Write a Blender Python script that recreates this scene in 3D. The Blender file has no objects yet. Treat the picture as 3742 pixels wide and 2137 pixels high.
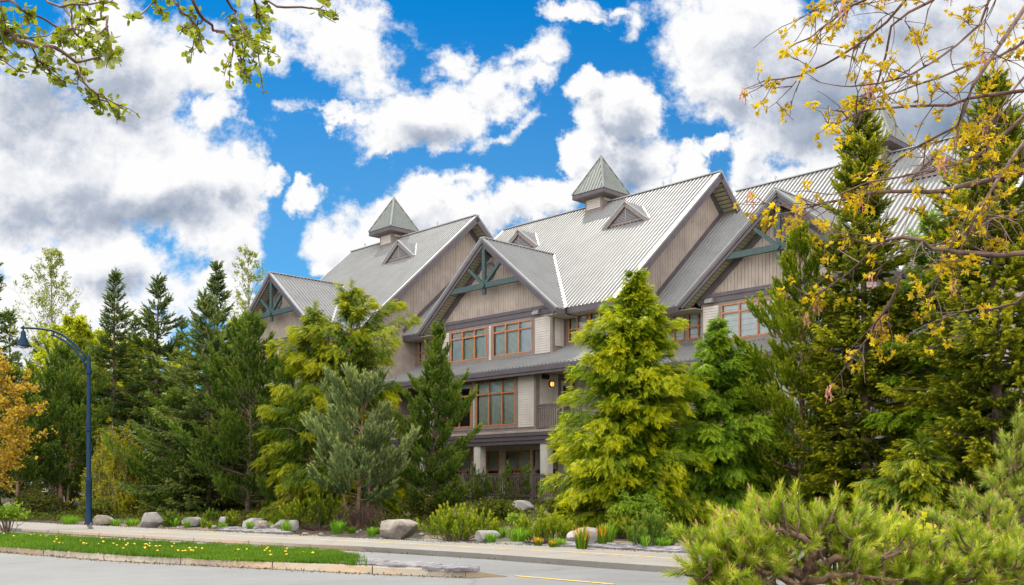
import bpy, bmesh, math, random
import numpy as np
from mathutils import Vector, Matrix, noise as mnoise

S = bpy.context.scene
COL = S.collection
rad = math.radians

# ------------------------------------------------------------------ camera
FPX, CXP, HOR = 3630.0, 1871.0, 1780.0        # focal length, centre column and horizon row in photo pixels
EYE = 1.6
cam = bpy.data.cameras.new("camera")
cam.sensor_width = 36.0
cam.lens = 36.0 * FPX / 3742.0
cam.shift_y = (HOR - 1068.5) / 3742.0
cam.clip_start = 0.1
cam.clip_end = 3000.0
camo = bpy.data.objects.new("camera", cam)
COL.objects.link(camo)
camo.location = (0, 0, EYE)
camo.rotation_euler = (rad(90), 0, 0)
S.camera = camo

# ------------------------------------------------------------------ world, sun, exposure
SUN_EL, SUN_AZ = 53.0, -24.0                  # elevation, azimuth from +Y towards +X
S.view_settings.view_transform = 'Standard'
S.view_settings.look = 'None'
S.view_settings.exposure = 0.47
S.view_settings.gamma = 1.0
S.cycles.use_denoising = True
S.cycles.max_bounces = 7
S.cycles.diffuse_bounces = 3
S.cycles.glossy_bounces = 3
S.cycles.transmission_bounces = 4
S.cycles.transparent_max_bounces = 10
S.cycles.sample_clamp_indirect = 6.0
S.cycles.caustics_reflective = False
S.cycles.caustics_refractive = False

class NT:
    """small node-tree writer"""
    def __init__(self, tree):
        self.t = tree; self.n = tree.nodes; self.l = tree.links
        self.n.clear()
    def new(self, typ, **kw):
        x = self.n.new(typ)
        for k, v in kw.items(): setattr(x, k, v)
        return x
    def put(self, sock, v):
        if hasattr(v, "is_output") or isinstance(v, bpy.types.NodeSocket): self.l.new(v, sock)
        else: sock.default_value = v
    def math(self, op, a, b=None, c=None, clamp=False):
        x = self.new("ShaderNodeMath", operation=op, use_clamp=clamp)
        self.put(x.inputs[0], a)
        if b is not None: self.put(x.inputs[1], b)
        if c is not None: self.put(x.inputs[2], c)
        return x.outputs[0]
    def vmath(self, op, a, b=None, out=0):
        x = self.new("ShaderNodeVectorMath", operation=op)
        self.put(x.inputs[0], a)
        if b is not None:
            self.put(x.inputs[3 if op == 'SCALE' else 1], b)
        return x.outputs[out]
    def noise(self, vec, scale, detail=4, rough=.55, out=0, lac=2.0):
        x = self.new("ShaderNodeTexNoise")
        x.inputs["Scale"].default_value = scale
        x.inputs["Detail"].default_value = detail
        x.inputs["Roughness"].default_value = rough
        x.inputs["Lacunarity"].default_value = lac
        if vec is not None: self.l.new(vec, x.inputs["Vector"])
        return x.outputs[out]
    def mix(self, f, a, b, typ='RGBA', blend='MIX'):
        x = self.new("ShaderNodeMix", data_type=typ)
        if typ == 'RGBA':
            x.blend_type = blend
            self.put(x.inputs[0], f); self.put(x.inputs[6], a); self.put(x.inputs[7], b)
            return x.outputs[2]
        self.put(x.inputs[0], f); self.put(x.inputs[2], a); self.put(x.inputs[3], b)
        return x.outputs[0]
    def step(self, v, lo, hi, to0=0.0, to1=1.0):
        x = self.new("ShaderNodeMapRange", interpolation_type='SMOOTHSTEP')
        self.put(x.inputs[0], v)
        x.inputs[1].default_value = lo; x.inputs[2].default_value = hi
        x.inputs[3].default_value = to0; x.inputs[4].default_value = to1
        return x.outputs[0]

def build_world():
    w = bpy.data.worlds.new("World"); S.world = w; w.use_nodes = True
    t = NT(w.node_tree)
    out = t.new("ShaderNodeOutputWorld"); bg = t.new("ShaderNodeBackground")
    bg.inputs["Strength"].default_value = 0.1
    t.l.new(bg.outputs[0], out.inputs[0])
    sky = t.new("ShaderNodeTexSky", sky_type='NISHITA', sun_disc=False)
    sky.sun_elevation = rad(SUN_EL); sky.sun_rotation = rad(SUN_AZ)
    sky.altitude = 700; sky.air_density = 1.0; sky.dust_density = 0.3; sky.ozone_density = 2.5
    tc = t.new("ShaderNodeTexCoord")
    sep = t.new("ShaderNodeSeparateXYZ"); t.l.new(tc.outputs["Generated"], sep.inputs[0])
    x, y, z = sep.outputs
    yy = t.math('MAXIMUM', t.math('ABSOLUTE', y), 0.08)
    a = t.math('DIVIDE', x, yy); b = t.math('DIVIDE', z, yy)
    k = FPX / 1467.5
    px = t.math('MULTIPLY_ADD', a, k, 1.275)
    py = t.math('MULTIPLY_ADD', b, -k, 1.213)
    comb = t.new("ShaderNodeCombineXYZ"); t.l.new(px, comb.inputs[0]); t.l.new(py, comb.inputs[1])
    p0 = comb.outputs[0]
    # domain warp makes the cloud outlines ragged
    wn = t.noise(p0, 3.2, 5, .6, out=1)
    wv = t.vmath('SCALE', t.vmath('SUBTRACT', wn, (0.5, 0.5, 0.5)), 0.20)
    p = t.vmath('ADD', p0, wv)
    def blobs(lst, pp):
        acc = None
        for (cx, cy, rx, ry, rot, wgt) in lst:
            q = pp
            if rot:
                m = t.new("ShaderNodeVectorRotate", rotation_type='Z_AXIS')
                t.l.new(pp, m.inputs["Vector"]); m.inputs["Center"].default_value = (cx/1000, cy/1000, 0); m.inputs["Angle"].default_value = rad(-rot); q = m.outputs[0]
            m = t.new("ShaderNodeVectorMath", operation='MULTIPLY_ADD'); t.l.new(q, m.inputs[0])
            m.inputs[1].default_value = (1000/rx, 1000/ry, 0); m.inputs[2].default_value = (-cx/rx, -cy/ry, 0)
            ln = t.vmath('LENGTH', m.outputs[0], out=1)
            v = t.math('MULTIPLY_ADD', ln, -wgt, wgt)
            acc = v if acc is None else t.math('MAXIMUM', acc, v)
        return acc
    CL = [  # centre x, y, radii, rotation, weight (milli-units of the view direction's slope)
        (120, 420, 520, 330, 0, 1), (430, 470, 240, 230, 0, 1), (330, 160, 270, 190, 20, 1), (500, 190, 110, 75, 0, .9),
        (530, 285, 90, 55, -20, .9), (590, 440, 80, 110, 0, 1), (560, 590, 120, 90, 0, .9), (220, 690, 330, 130, 0, 1),
        (540, 700, 110, 45, 0, .6), (658, 430, 45, 42, 10, .9), (762, 470, 58, 40, 20, .75), (745, 430, 30, 28, 0, .7),
        (730, 60, 170, 80, 20, .6), (860, 110, 170, 110, 25, .6), (940, 180, 110, 60, 20, .6), (660, 150, 90, 60, 0, .55), (900, 30, 120, 50, 20, .5),
        (1060, 290, 205, 105, -8, 1.2), (1235, 225, 170, 80, -28, .85), (1160, 165, 85, 42, 10, .5), (1320, 140, 100, 46, -25, .55),
        (960, 355, 80, 30, -35, .55), (880, 275, 110, 16, 5, .5), (1160, 480, 110, 22, -15, .42), (1260, 330, 90, 26, -30, .4), (820, 250, 120, 20, 8, .42), (1330, 190, 60, 40, 0, .6), (1000, 395, 22, 10, -20, .5),
        (900, 600, 160, 120, 0, 1.1), (1010, 560, 190, 95, 0, 1.1), (1060, 510, 60, 40, 0, .8), (830, 670, 80, 50, 0, .8), (1125, 485, 60, 24, -10, .4),
        (1190, 560, 150, 80, 0, 1), (1290, 530, 110, 80, -10, 1), (1380, 500, 90, 60, 0, 1), (1440, 480, 60, 60, 0, 1),
        (1470, 240, 60, 62, 0, 1.1), (1560, 290, 90, 95, 0, 1.1), (1480, 350, 70, 110, 0, 1.1), (1560, 430, 130, 110, 0, 1.1), (1440, 410, 55, 70, 0, 1),
        (1690, 420, 80, 60, 0, 1.0), (1750, 400, 60, 40, 0, 1), (1640, 470, 120, 60, 0, 1),
        (1440, 35, 80, 22, 5, .55), (1560, 40, 45, 60, 20, .45), (1510, 18, 90, 18, 0, .4),
        (1850, 90, 280, 190, 20, 1.1), (2050, 250, 380, 220, 15, 1.2), (2350, 250, 400, 400, 0, 1.2), (1790, 240, 120, 90, 40, 1), (1870, 400, 110, 90, 0, 1.1),
        (2050, 480, 300, 110, 0, 1.1), (90, 800, 280, 140, 0, 1), (300, 840, 150, 120, 0, .8), (560, 770, 120, 45, 0, .7)]
    DK = [(350, 535, 330, 75, 0, 1.15), (110, 240, 380, 190, 0, .95), (330, 300, 190, 60, 20, .6), (370, 110, 70, 45, 0, .6), (120, 560, 200, 70, 0, .8),
          (1565, 420, 85, 150, 15, 1.0), (2060, 260, 360, 220, 20, .85), (2330, 330, 380, 220, 0, .95), (2250, 80, 380, 170, 0, .8), (1500, 330, 35, 90, 10, .5),
          (1080, 335, 150, 40, 0, .35), (930, 650, 110, 50, 0, .5), (300, 715, 130, 40, 0, .6), (1950, 490, 250, 60, 0, .5), (40, 150, 160, 110, 0, .6), (1250, 560, 120, 40, 0, .35), (520, 660, 90, 40, 0, .4)]
    def density(pp):
        """cloud density at a direction: broad bodies, ragged by noise"""
        wn_ = t.noise(pp, 4.2, 7, .62, out=1)
        q = t.vmath('ADD', pp, t.vmath('SCALE', t.vmath('SUBTRACT', wn_, (0.5, 0.5, 0.5)), 0.30))
        return t.math('ADD', blobs(CL, q), t.math('MULTIPLY_ADD', t.noise(pp, 6.0, 12, .66), 1.9, -1.0))
    dd = density(p0)
    above = density(t.vmath('ADD', p0, (-0.010, -0.040, 0)))      # what lies between this part of the cloud and the sun
    mask = t.step(dd, -0.10, 0.34)
    dark = blobs(DK, p)
    n3 = t.noise(p0, 3.4, 9, .6)
    sh = t.math('MULTIPLY', t.math('MAXIMUM', dark, -0.12), .64)
    sh = t.math('ADD', sh, t.step(above, .05, 1.2, -0.08, 0.30))
    sh = t.math('ADD', sh, t.math('MULTIPLY', t.math('SUBTRACT', above, dd), .30))
    sh = t.math('ADD', sh, t.math('MULTIPLY_ADD', n3, .85, -0.43))
    ramp = t.new("ShaderNodeValToRGB"); t.l.new(sh, ramp.inputs[0])
    e = ramp.color_ramp.elements
    e[0].position = 0.0; e[0].color = (1.0, 1.0, 1.0, 1)
    e[1].position = 1.0; e[1].color = (.22, .30, .42, 1)
    q = e.new(.22); q.color = (.82, .84, .89, 1)
    q = e.new(.50); q.color = (.50, .55, .65, 1)
    cloud = t.vmath('SCALE', ramp.outputs[0], 7.15)
    # blue: the sky model, deepened
    deep = t.mix(t.step(b, .24, .52), (0.24, 0.61, 0.78, 1), (0.006, 0.51, 0.83, 1))
    skc = t.mix(1.0, sky.outputs[0], deep, blend='MULTIPLY')
    front = t.mix(mask, skc, cloud)
    # behind the viewer: unseen broken cloud, made extra bright to fill the shade
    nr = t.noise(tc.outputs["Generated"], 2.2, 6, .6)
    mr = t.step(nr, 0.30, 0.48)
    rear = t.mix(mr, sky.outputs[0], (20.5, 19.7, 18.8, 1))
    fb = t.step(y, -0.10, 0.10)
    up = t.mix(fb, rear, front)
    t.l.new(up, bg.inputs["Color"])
    w.cycles.sampling_method = 'MANUAL'
    w.cycles.sample_map_resolution = 512
build_world()

sun = bpy.data.lights.new("sun", 'SUN')
sun.energy = 4.4; sun.angle = rad(0.5); sun.color = (1.0, 0.93, 0.80)
suno = bpy.data.objects.new("sun", sun); COL.objects.link(suno)
suno.location = (-30, 60, 80)
_d = Vector((math.sin(rad(SUN_AZ))*math.cos(rad(SUN_EL)), math.cos(rad(SUN_AZ))*math.cos(rad(SUN_EL)), math.sin(rad(SUN_EL))))
suno.rotation_euler = _d.to_track_quat('Z', 'Y').to_euler()

# ------------------------------------------------------------------ helpers
def s2l(r, g, b):
    f = lambda c: (c/255/12.92) if c/255 <= .04045 else ((c/255+.055)/1.055)**2.4
    return (f(r), f(g), f(b), 1)

def at(px, py, Y):
    """point seen at (px,py) of a 2550 wide view, Y metres ahead"""
    return Vector(((px*1.4675-CXP)/FPX*Y, Y, EYE+(HOR-py*1.4675)/FPX*Y))
def gp(px, py, z=0.0):
    """the same for a point lying at height z"""
    Y = (EYE-z)*FPX/(py*1.4675-HOR)
    return ((px*1.4675-CXP)/FPX*Y, Y)
NX, NY = 0.535, 0.845                          # away from the road
def nn(x, y): return NX*x+NY*y
def hz(x, y):
    """height of the garden"""
    n = nn(x, y)
    h = max(0.0, n-25.3)*0.068
    h = min(h, 0.95+max(0, n-60)*0.01)
    if n > 25.6: h += 0.10*min(1, (n-25.6))*mnoise.noise(Vector((x*.6, y*.6, 0)))+.03
    return h

def tag(o, label=None, cat=None, group=None, kind=None):
    if label: o["label"] = label
    if cat: o["category"] = cat
    if group: o["group"] = group
    if kind: o["kind"] = kind
    return o
def link(name, me, mats, parent=None):
    o = bpy.data.objects.new(name, me); COL.objects.link(o)
    for m in (mats if isinstance(mats, (list, tuple)) else [mats]): me.materials.append(m)
    if parent is not None: o.parent = parent
    return o
def empty(name, loc=(0, 0, 0), rz=0.0):
    o = bpy.data.objects.new(name, None); COL.objects.link(o)
    o.location = loc; o.rotation_euler = (0, 0, rz); o.empty_display_size = .3
    return o

class MB:
    def __init__(self): self.v = []; self.f = []; self.m = []
    def add(self, vs, fs, mi=0):
        b = len(self.v); self.v.extend([tuple(q) for q in vs])
        for f in fs: self.f.append([b+i for i in f]); self.m.append(mi)
    def box(self, x0, x1, y0, y1, z0, z1, mi=0):
        self.add([(x0,y0,z0),(x1,y0,z0),(x1,y1,z0),(x0,y1,z0),(x0,y0,z1),(x1,y0,z1),(x1,y1,z1),(x0,y1,z1)],
                 [(0,3,2,1),(4,5,6,7),(0,1,5,4),(1,2,6,5),(2,3,7,6),(3,0,4,7)], mi)
    def bar(self, p, q, w, h, up=(0, 0, 1), mi=0, off=0.0):
        """box along p>q, w across, h in the up direction; off moves it along up"""
        p = Vector(p); q = Vector(q); d = (q-p).normalized(); u = Vector(up)
        sd = d.cross(u).normalized(); u = sd.cross(d).normalized()
        c = []
        for e in (p, q):
            for a, b in ((-1,-1),(1,-1),(1,1),(-1,1)):
                c.append(e+sd*(a*w/2)+u*(b*h/2+off))
        self.add(c, [(0,1,2,3),(7,6,5,4),(0,4,5,1),(1,5,6,2),(2,6,7,3),(3,7,4,0)], mi)
    def tube(self, pts, rs, n=6, mi=0, cap=True):
        pts = [Vector(q) for q in pts]; b = len(self.v); K = len(pts)
        for i, c in enumerate(pts):
            d = (pts[min(i+1, K-1)]-pts[max(i-1, 0)]).normalized()
            a = d.cross(Vector((0.31, 0.17, 0.93)) if abs(d.z) < .9 else Vector((1, 0, 0))).normalized(); e = d.cross(a)
            for j in range(n):
                an = 2*math.pi*j/n
                self.v.append(tuple(c+(a*math.cos(an)+e*math.sin(an))*rs[i]))
        for i in range(K-1):
            for j in range(n):
                self.f.append([b+i*n+j, b+i*n+(j+1) % n, b+(i+1)*n+(j+1) % n, b+(i+1)*n+j]); self.m.append(mi)
        if cap:
            self.f.append([b+j for j in range(n)][::-1]); self.m.append(mi)
            self.f.append([b+(K-1)*n+j for j in range(n)]); self.m.append(mi)
    def lathe(self, prof, c=(0, 0, 0), n=16, mi=0):
        b = len(self.v)
        for r, z in prof:
            for j in range(n):
                an = 2*math.pi*j/n; self.v.append((c[0]+r*math.cos(an), c[1]+r*math.sin(an), c[2]+z))
        for i in range(len(prof)-1):
            for j in range(n):
                self.f.append([b+i*n+j, b+i*n+(j+1) % n, b+(i+1)*n+(j+1) % n, b+(i+1)*n+j]); self.m.append(mi)
    def cut(self): self.c = getattr(self, "c", []); self.c.append(len(self.f))
    def build_each(self, name, mats, parent=None):
        """one object per stretch between cut() marks"""
        c = sorted({0, len(self.f), *getattr(self, "c", [])}); o = None
        for a, b in zip(c[:-1], c[1:]):
            m = MB(); ids = sorted({i for f in self.f[a:b] for i in f}); mp = {v: k for k, v in enumerate(ids)}
            m.v = [self.v[i] for i in ids]; m.f = [[mp[i] for i in f] for f in self.f[a:b]]; m.m = self.m[a:b]
            o = m.build(name, mats, parent)
        return o
    def build(self, name, mats, parent=None, smooth=False):
        me = bpy.data.meshes.new(name)
        me.from_pydata(self.v, [], self.f)
        me.polygons.foreach_set("material_index", self.m)
        if smooth: me.polygons.foreach_set("use_smooth", [True]*len(self.f))
        me.update()
        return link(name, me, mats, parent)

def poly_mesh(name, V, tint, mat, parent=None, k=3):
    """N loose k-gons from an (N,k,3) array with a per-face tint"""
    V = np.asarray(V, dtype=np.float32); N = V.shape[0]
    me = bpy.data.meshes.new(name)
    me.vertices.add(N*k); me.vertices.foreach_set("co", V.reshape(-1))
    me.loops.add(N*k); me.loops.foreach_set("vertex_index", np.arange(N*k, dtype=np.int32))
    me.polygons.add(N); me.polygons.foreach_set("loop_start", np.arange(0, N*k, k, dtype=np.int32))
    me.update(calc_edges=True)
    at_ = me.attributes.new("tint", 'FLOAT', 'FACE'); at_.data.foreach_set("value", np.asarray(tint, dtype=np.float32))
    return link(name, me, mat, parent)

# ------------------------------------------------------------------ materials
def mat_new(name):
    m = bpy.data.materials.new(name); m.use_nodes = True
    t = NT(m.node_tree); out = t.new("ShaderNodeOutputMaterial")
    return m, t, out
def pbr(name, col, rough=.7, metal=0.0, var=.12, scale=3.0, bump=0.0, bscale=30.0, spec=.4, col2=None, fine=0.0, streak=0.0):
    m, t, out = mat_new(name)
    b = t.new("ShaderNodeBsdfPrincipled"); t.l.new(b.outputs[0], out.inputs[0])
    tc = t.new("ShaderNodeTexCoord").outputs["Object"]
    n = t.noise(tc, scale, 6, .6)
    f = t.step(n, .3, .7)
    c2 = col2 if col2 else tuple(c*(1-var*2) for c in col[:3])+(1,)
    c1 = col if col2 else tuple(min(1, c*(1+var)) for c in col[:3])+(1,)
    c = t.mix(f, c1, c2)
    if streak:
        mp = t.new("ShaderNodeMapping"); mp.inputs["Scale"].default_value = (2.2, 2.2, .22); t.l.new(tc, mp.inputs[0])
        c = t.mix(t.step(t.noise(mp.outputs[0], 1.3, 6, .65), .48, .80, 0, streak), c, tuple(q*.5 for q in col[:3])+(1,))
    if fine:
        n2 = t.noise(tc, bscale, 2, .5)
        c = t.mix(1.0, c, t.math('MULTIPLY_ADD', n2, fine*2, 1-fine), blend='MULTIPLY')
    t.put(b.inputs["Base Color"], c)
    b.inputs["Roughness"].default_value = rough; b.inputs["Metallic"].default_value = metal
    b.inputs["Specular IOR Level"].default_value = spec
    if bump:
        bn = t.new("ShaderNodeBump"); bn.inputs["Strength"].default_value = bump; bn.inputs["Distance"].default_value = .02
        t.l.new(t.noise(tc, bscale, 5, .6), bn.inputs["Height"]); t.l.new(bn.outputs[0], b.inputs["Normal"])
    return m
def foliage(name, dark, mid, light, tip=None, trans=.38, gloss=.015, tcol=1.3):
    m, t, out = mat_new(name)
    at_ = t.new("ShaderNodeAttribute", attribute_name="tint")
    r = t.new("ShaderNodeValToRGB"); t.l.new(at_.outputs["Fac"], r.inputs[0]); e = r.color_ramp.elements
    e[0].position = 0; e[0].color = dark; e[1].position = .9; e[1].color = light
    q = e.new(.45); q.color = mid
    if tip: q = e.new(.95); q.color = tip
    df = t.new("ShaderNodeBsdfDiffuse"); t.l.new(r.outputs[0], df.inputs[0])
    tr = t.new("ShaderNodeBsdfTranslucent")
    tc = t.mix(1.0, r.outputs[0], (tcol, tcol*1.02, .75, 1), blend='MULTIPLY'); t.l.new(tc, tr.inputs[0])
    mx = t.new("ShaderNodeMixShader"); mx.inputs[0].default_value = trans
    t.l.new(df.outputs[0], mx.inputs[1]); t.l.new(tr.outputs[0], mx.inputs[2])
    gl = t.new("ShaderNodeBsdfGlossy"); gl.inputs["Roughness"].default_value = .45; gl.inputs[0].default_value = (.9, .9, .9, 1)
    m2 = t.new("ShaderNodeMixShader"); m2.inputs[0].default_value = gloss
    t.l.new(mx.outputs[0], m2.inputs[1]); t.l.new(gl.outputs[0], m2.inputs[2]); t.l.new(m2.outputs[0], out.inputs[0])
    return m
def lin(r, g, b): return (r, g, b, 1)
M = {}
M['siding'] = pbr('pale_siding', lin(.57, .525, .485), .75, var=.07, streak=.40, scale=1.2, bump=.15, bscale=60)
M['board'] = pbr('taupe_board', lin(.40, .335, .295), .75, var=.09, streak=.45, scale=1.5, bump=.15, bscale=50)
M['trim'] = pbr('brown_trim', lin(.225, .185, .168), .6, var=.06, streak=.4)
M['fascia'] = pbr('plum_fascia', lin(.105, .088, .10), .5, var=.08)
M['soffit'] = pbr('cream_soffit', lin(.46, .43, .30), .7, var=.06)
M['wood'] = pbr('orange_window_wood', lin(.48, .19, .08), .45, var=.12, scale=6)
M['teal'] = pbr('teal_paint', lin(.050, .088, .085), .5, var=.10, scale=5)
M['white'] = pbr('white_blind', lin(.74, .76, .76), .6, var=.03)
M['sheer'] = pbr('blue_white_sheer', lin(.60, .68, .76), .7, var=.06)
M['slat'] = pbr('green_grey_slat', lin(.74, .80, .74), .5, var=.04)
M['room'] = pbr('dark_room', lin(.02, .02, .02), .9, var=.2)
M['door'] = pbr('cream_door', lin(.60, .57, .50), .5, var=.04)
M['rail'] = pbr('brown_rail', lin(.155, .12, .115), .55, var=.08)
M['column'] = pbr('pale_column', lin(.58, .55, .50), .7, var=.06)
M['vent'] = pbr('grey_vent_plastic', lin(.30, .29, .30), .5, var=.05)
M['dark'] = pbr('dark_louvre', lin(.085, .07, .08), .6, var=.1)
M['concrete'] = pbr('path_concrete', lin(.25, .235, .21), .85, var=.10, scale=.5, bump=.3, bscale=70, fine=.22)
M['lamp'] = pbr('blue_green_lamp_paint', lin(.006, .030, .068), .6, var=.10, scale=4, spec=.22)
M['bark'] = pbr('brown_bark', lin(.16, .115, .085), .9, var=.3, scale=5, bump=.9, bscale=24)
M['redbark'] = pbr('pine_bark', lin(.24, .155, .10), .9, var=.3, scale=5, bump=.9, bscale=22)
M['greybark'] = pbr('pale_bark', lin(.30, .28, .22), .85, var=.3, scale=6, bump=.5, bscale=20)
M['twig'] = pbr('brown_twig', lin(.17, .105, .085), .8, var=.25, scale=9)
M['rock'] = pbr('grey_rock', lin(.33, .315, .30), .9, scale=2.2, bump=.8, bscale=9, col2=lin(.16, .15, .145), fine=.3)
M['rock_warm'] = pbr('tan_rock', lin(.30, .265, .225), .9, scale=2.6, bump=.8, bscale=9, col2=lin(.15, .125, .105), fine=.3)

def metal_mat(name, col, rough, metal, spec=.5, seam=True):
    m, t, out = mat_new(name)
    b = t.new("ShaderNodeBsdfPrincipled"); t.l.new(b.outputs[0], out.inputs[0])
    tc = t.new("ShaderNodeTexCoord").outputs["Object"]
    f = t.step(t.noise(tc, .8, 6, .65), .3, .75)
    c = t.mix(f, tuple(min(1, x*1.06) for x in col[:3])+(1,), tuple(x*.88 for x in col[:3])+(1,))
    t.l.new(c, b.inputs["Base Color"])
    t.l.new(t.math('MULTIPLY_ADD', t.noise(tc, 2.5, 5, .6), .16, rough-.08), b.inputs["Roughness"])
    b.inputs["Metallic"].default_value = metal; b.inputs["Specular IOR Level"].default_value = spec
    return m
M['roof'] = metal_mat('galvanised_roof', lin(.245, .250, .252), .50, .0, .28)
M['roofgreen'] = metal_mat('green_grey_roof', lin(.205, .222, .207), .5, .05)
M['flash'] = metal_mat('bright_flashing', lin(.38, .39, .40), .5, .15)

def glass_mat():
    m, t, out = mat_new('window_glass')
    tr = t.new("ShaderNodeBsdfTransparent"); tr.inputs[0].default_value = (.90, .95, .93, 1)
    gl = t.new("ShaderNodeBsdfGlossy"); gl.inputs["Roughness"].default_value = .02
    fr = t.new("ShaderNodeFresnel"); fr.inputs[0].default_value = 1.55
    f = t.math('MULTIPLY_ADD', fr.outputs[0], 1.0, .02, clamp=True)
    bn = t.new("ShaderNodeBump"); bn.inputs["Strength"].default_value = .04; bn.inputs["Distance"].default_value = .05
    t.l.new(t.noise(t.new("ShaderNodeTexCoord").outputs["Object"], 1.2, 2, .5), bn.inputs["Height"]); t.l.new(bn.outputs[0], gl.inputs["Normal"])
    mx = t.new("ShaderNodeMixShader"); t.l.new(f, mx.inputs[0]); t.l.new(tr.outputs[0], mx.inputs[1]); t.l.new(gl.outputs[0], mx.inputs[2])
    t.l.new(mx.outputs[0], out.inputs[0]); return m
M['glass'] = glass_mat()
def glow_mat(name, col, st):
    m, t, out = mat_new(name); e = t.new("ShaderNodeEmission"); e.inputs[0].default_value = col; e.inputs[1].default_value = st
    t.l.new(e.outputs[0], out.inputs[0]); return m
M['glow'] = glow_mat('lit_lamp_glass', lin(1.0, .52, .10), 1.6)
# ------------------------------------------------------------------ the lodge
# local frame: x along the front (towards the near end), y inwards, z up from the road
TH = math.atan2(3531.0, 3630.0)
lodge = empty("lodge_building", (1.0785, 45.0, 0.0), TH-math.pi/2)
tag(lodge, "long taupe lodge with grey ribbed metal roofs, teal gable trusses and orange window frames", "lodge")
V3 = Vector

def cut(poly, a):
    bs = []
    K = len(poly)
    for i in range(K):
        (a0, b0), (a1, b1) = poly[i], poly[(i+1) % K]
        if (a0 <= a < a1) or (a1 <= a < a0):
            bs.append(b0+(b1-b0)*(a-a0)/(a1-a0))
    bs.sort()
    return [(bs[i], bs[i+1]) for i in range(0, len(bs)-1, 2)]

def roof_panel(mb, P0, ea, eb, poly, sp=.24, th=.06, ribs=True, mi=0, rw=.045, rh=.062):
    P0, ea, eb = V3(P0), V3(ea).normalized(), V3(eb).normalized()
    n = ea.cross(eb)
    if n.z < 0: n = -n
    pt = lambda a, b, h=0: P0+ea*a+eb*b+n*h
    K = len(poly)
    top = [pt(a, b) for a, b in poly]; bot = [pt(a, b, -th) for a, b in poly]
    mb.add(top+bot, [list(range(K)), list(range(K, 2*K))[::-1]]+[(i, (i+1) % K, K+(i+1) % K, K+i) for i in range(K)], mi)
    if not ribs: return
    a0 = min(p[0] for p in poly); a1 = max(p[0] for p in poly)
    k = int((a1-a0)/sp)
    for i in range(k+1):
        a = a0+.5*(a1-a0-k*sp)+i*sp
        if a-rw <= a0 or a+rw >= a1: continue
        L = cut(poly, a-rw); C1 = cut(poly, a-rw*.5); C2 = cut(poly, a+rw*.5); R = cut(poly, a+rw)
        if not (len(L) == len(C1) == len(C2) == len(R)): continue
        for l, c1, c2, r in zip(L, C1, C2, R):
            if c1[1]-c1[0] < .05: continue
            vs = []
            for e in (0, 1):
                vs += [pt(a-rw, l[e]), pt(a-rw*.5, c1[e], rh), pt(a+rw*.5, c2[e], rh), pt(a+rw, r[e])]
            mb.add(vs, [(0,1,5,4),(1,2,6,5),(2,3,7,6),(0,3,2,1),(4,5,6,7)], mi)

def rect_minus(a0, a1, b0, b1, holes):
    """split a rectangle into rectangles that leave the holes open"""
    xs = sorted({a0, a1, *[min(max(h[i], a0), a1) for h in holes for i in (0, 1)]})
    ys = sorted({b0, b1, *[min(max(h[i], b0), b1) for h in holes for i in (2, 3)]})
    for i in range(len(xs)-1):
        for j in range(len(ys)-1):
            cx, cy = (xs[i]+xs[i+1])/2, (ys[j]+ys[j+1])/2
            if any(h[0] < cx < h[1] and h[2] < cy < h[3] for h in holes): continue
            yield xs[i], xs[i+1], ys[j], ys[j+1]

class Plane:
    """a vertical wall plane: a runs along it, z up, d is the distance towards the viewer's side"""
    def __init__(s, O, a, n): s.O = V3(O); s.a = V3(a); s.n = V3(n)
    def p(s, a, z, d=0): return s.O+s.a*a+V3((0, 0, z))+s.n*d
    def quad(s, mb, a0, a1, z0, z1, d=0, mi=0):
        mb.add([s.p(a0, z0, d), s.p(a1, z0, d), s.p(a1, z1, d), s.p(a0, z1, d)], [(0, 1, 2, 3)], mi)
    def slab(s, mb, a0, a1, z0, z1, d0, d1, mi=0):
        c = [s.p(a, z, d) for d in (d0, d1) for a, z in ((a0, z0), (a1, z0), (a1, z1), (a0, z1))]
        mb.add(c, [(3,2,1,0),(4,5,6,7),(0,1,5,4),(1,2,6,5),(2,3,7,6),(3,0,4,7)], mi)
    def lap(s, mb, a0, a1, z0, z1, d=.004, h=.115, lip=.036, mi=0):
        mb.cut(); k = max(1, round((z1-z0)/h)); h = (z1-z0)/k
        for i in range(k):
            b = z0+i*h
            mb.add([s.p(a0,b,d), s.p(a1,b,d), s.p(a1,b,d+lip), s.p(a0,b,d+lip), s.p(a1,b+h,d+.004), s.p(a0,b+h,d+.004)],
                   [(0,1,2,3),(3,2,4,5),(0,3,5),(1,4,2)], mi)
    def boards(s, mb, poly, w=.165, g=.022, d=.02, mi=0):
        a0 = min(p[0] for p in poly); a1 = max(p[0] for p in poly)
        K = len(poly); mb.add([s.p(a, z) for a, z in poly], [list(range(K))], mi)
        k = int((a1-a0)/w)
        for i in range(k+1):
            l = a0+i*w+g/2; r = min(a0+(i+1)*w, a1)-g/2
            if r-l < .02: continue
            L = cut(poly, l); R = cut(poly, r); C = cut(poly, (l+r)/2)
            if not L or not R or len(L) != len(R): continue
            for (l0, l1), (r0, r1) in zip(L, R):
                vs = [s.p(l,l0,d), s.p(r,r0,d), s.p(r,r1,d), s.p(l,l1,d), s.p(l,l0), s.p(r,r0), s.p(r,r1), s.p(l,l1)]
                mb.add(vs, [(0,1,2,3),(4,0,3,7),(1,5,6,2)], mi)

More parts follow.
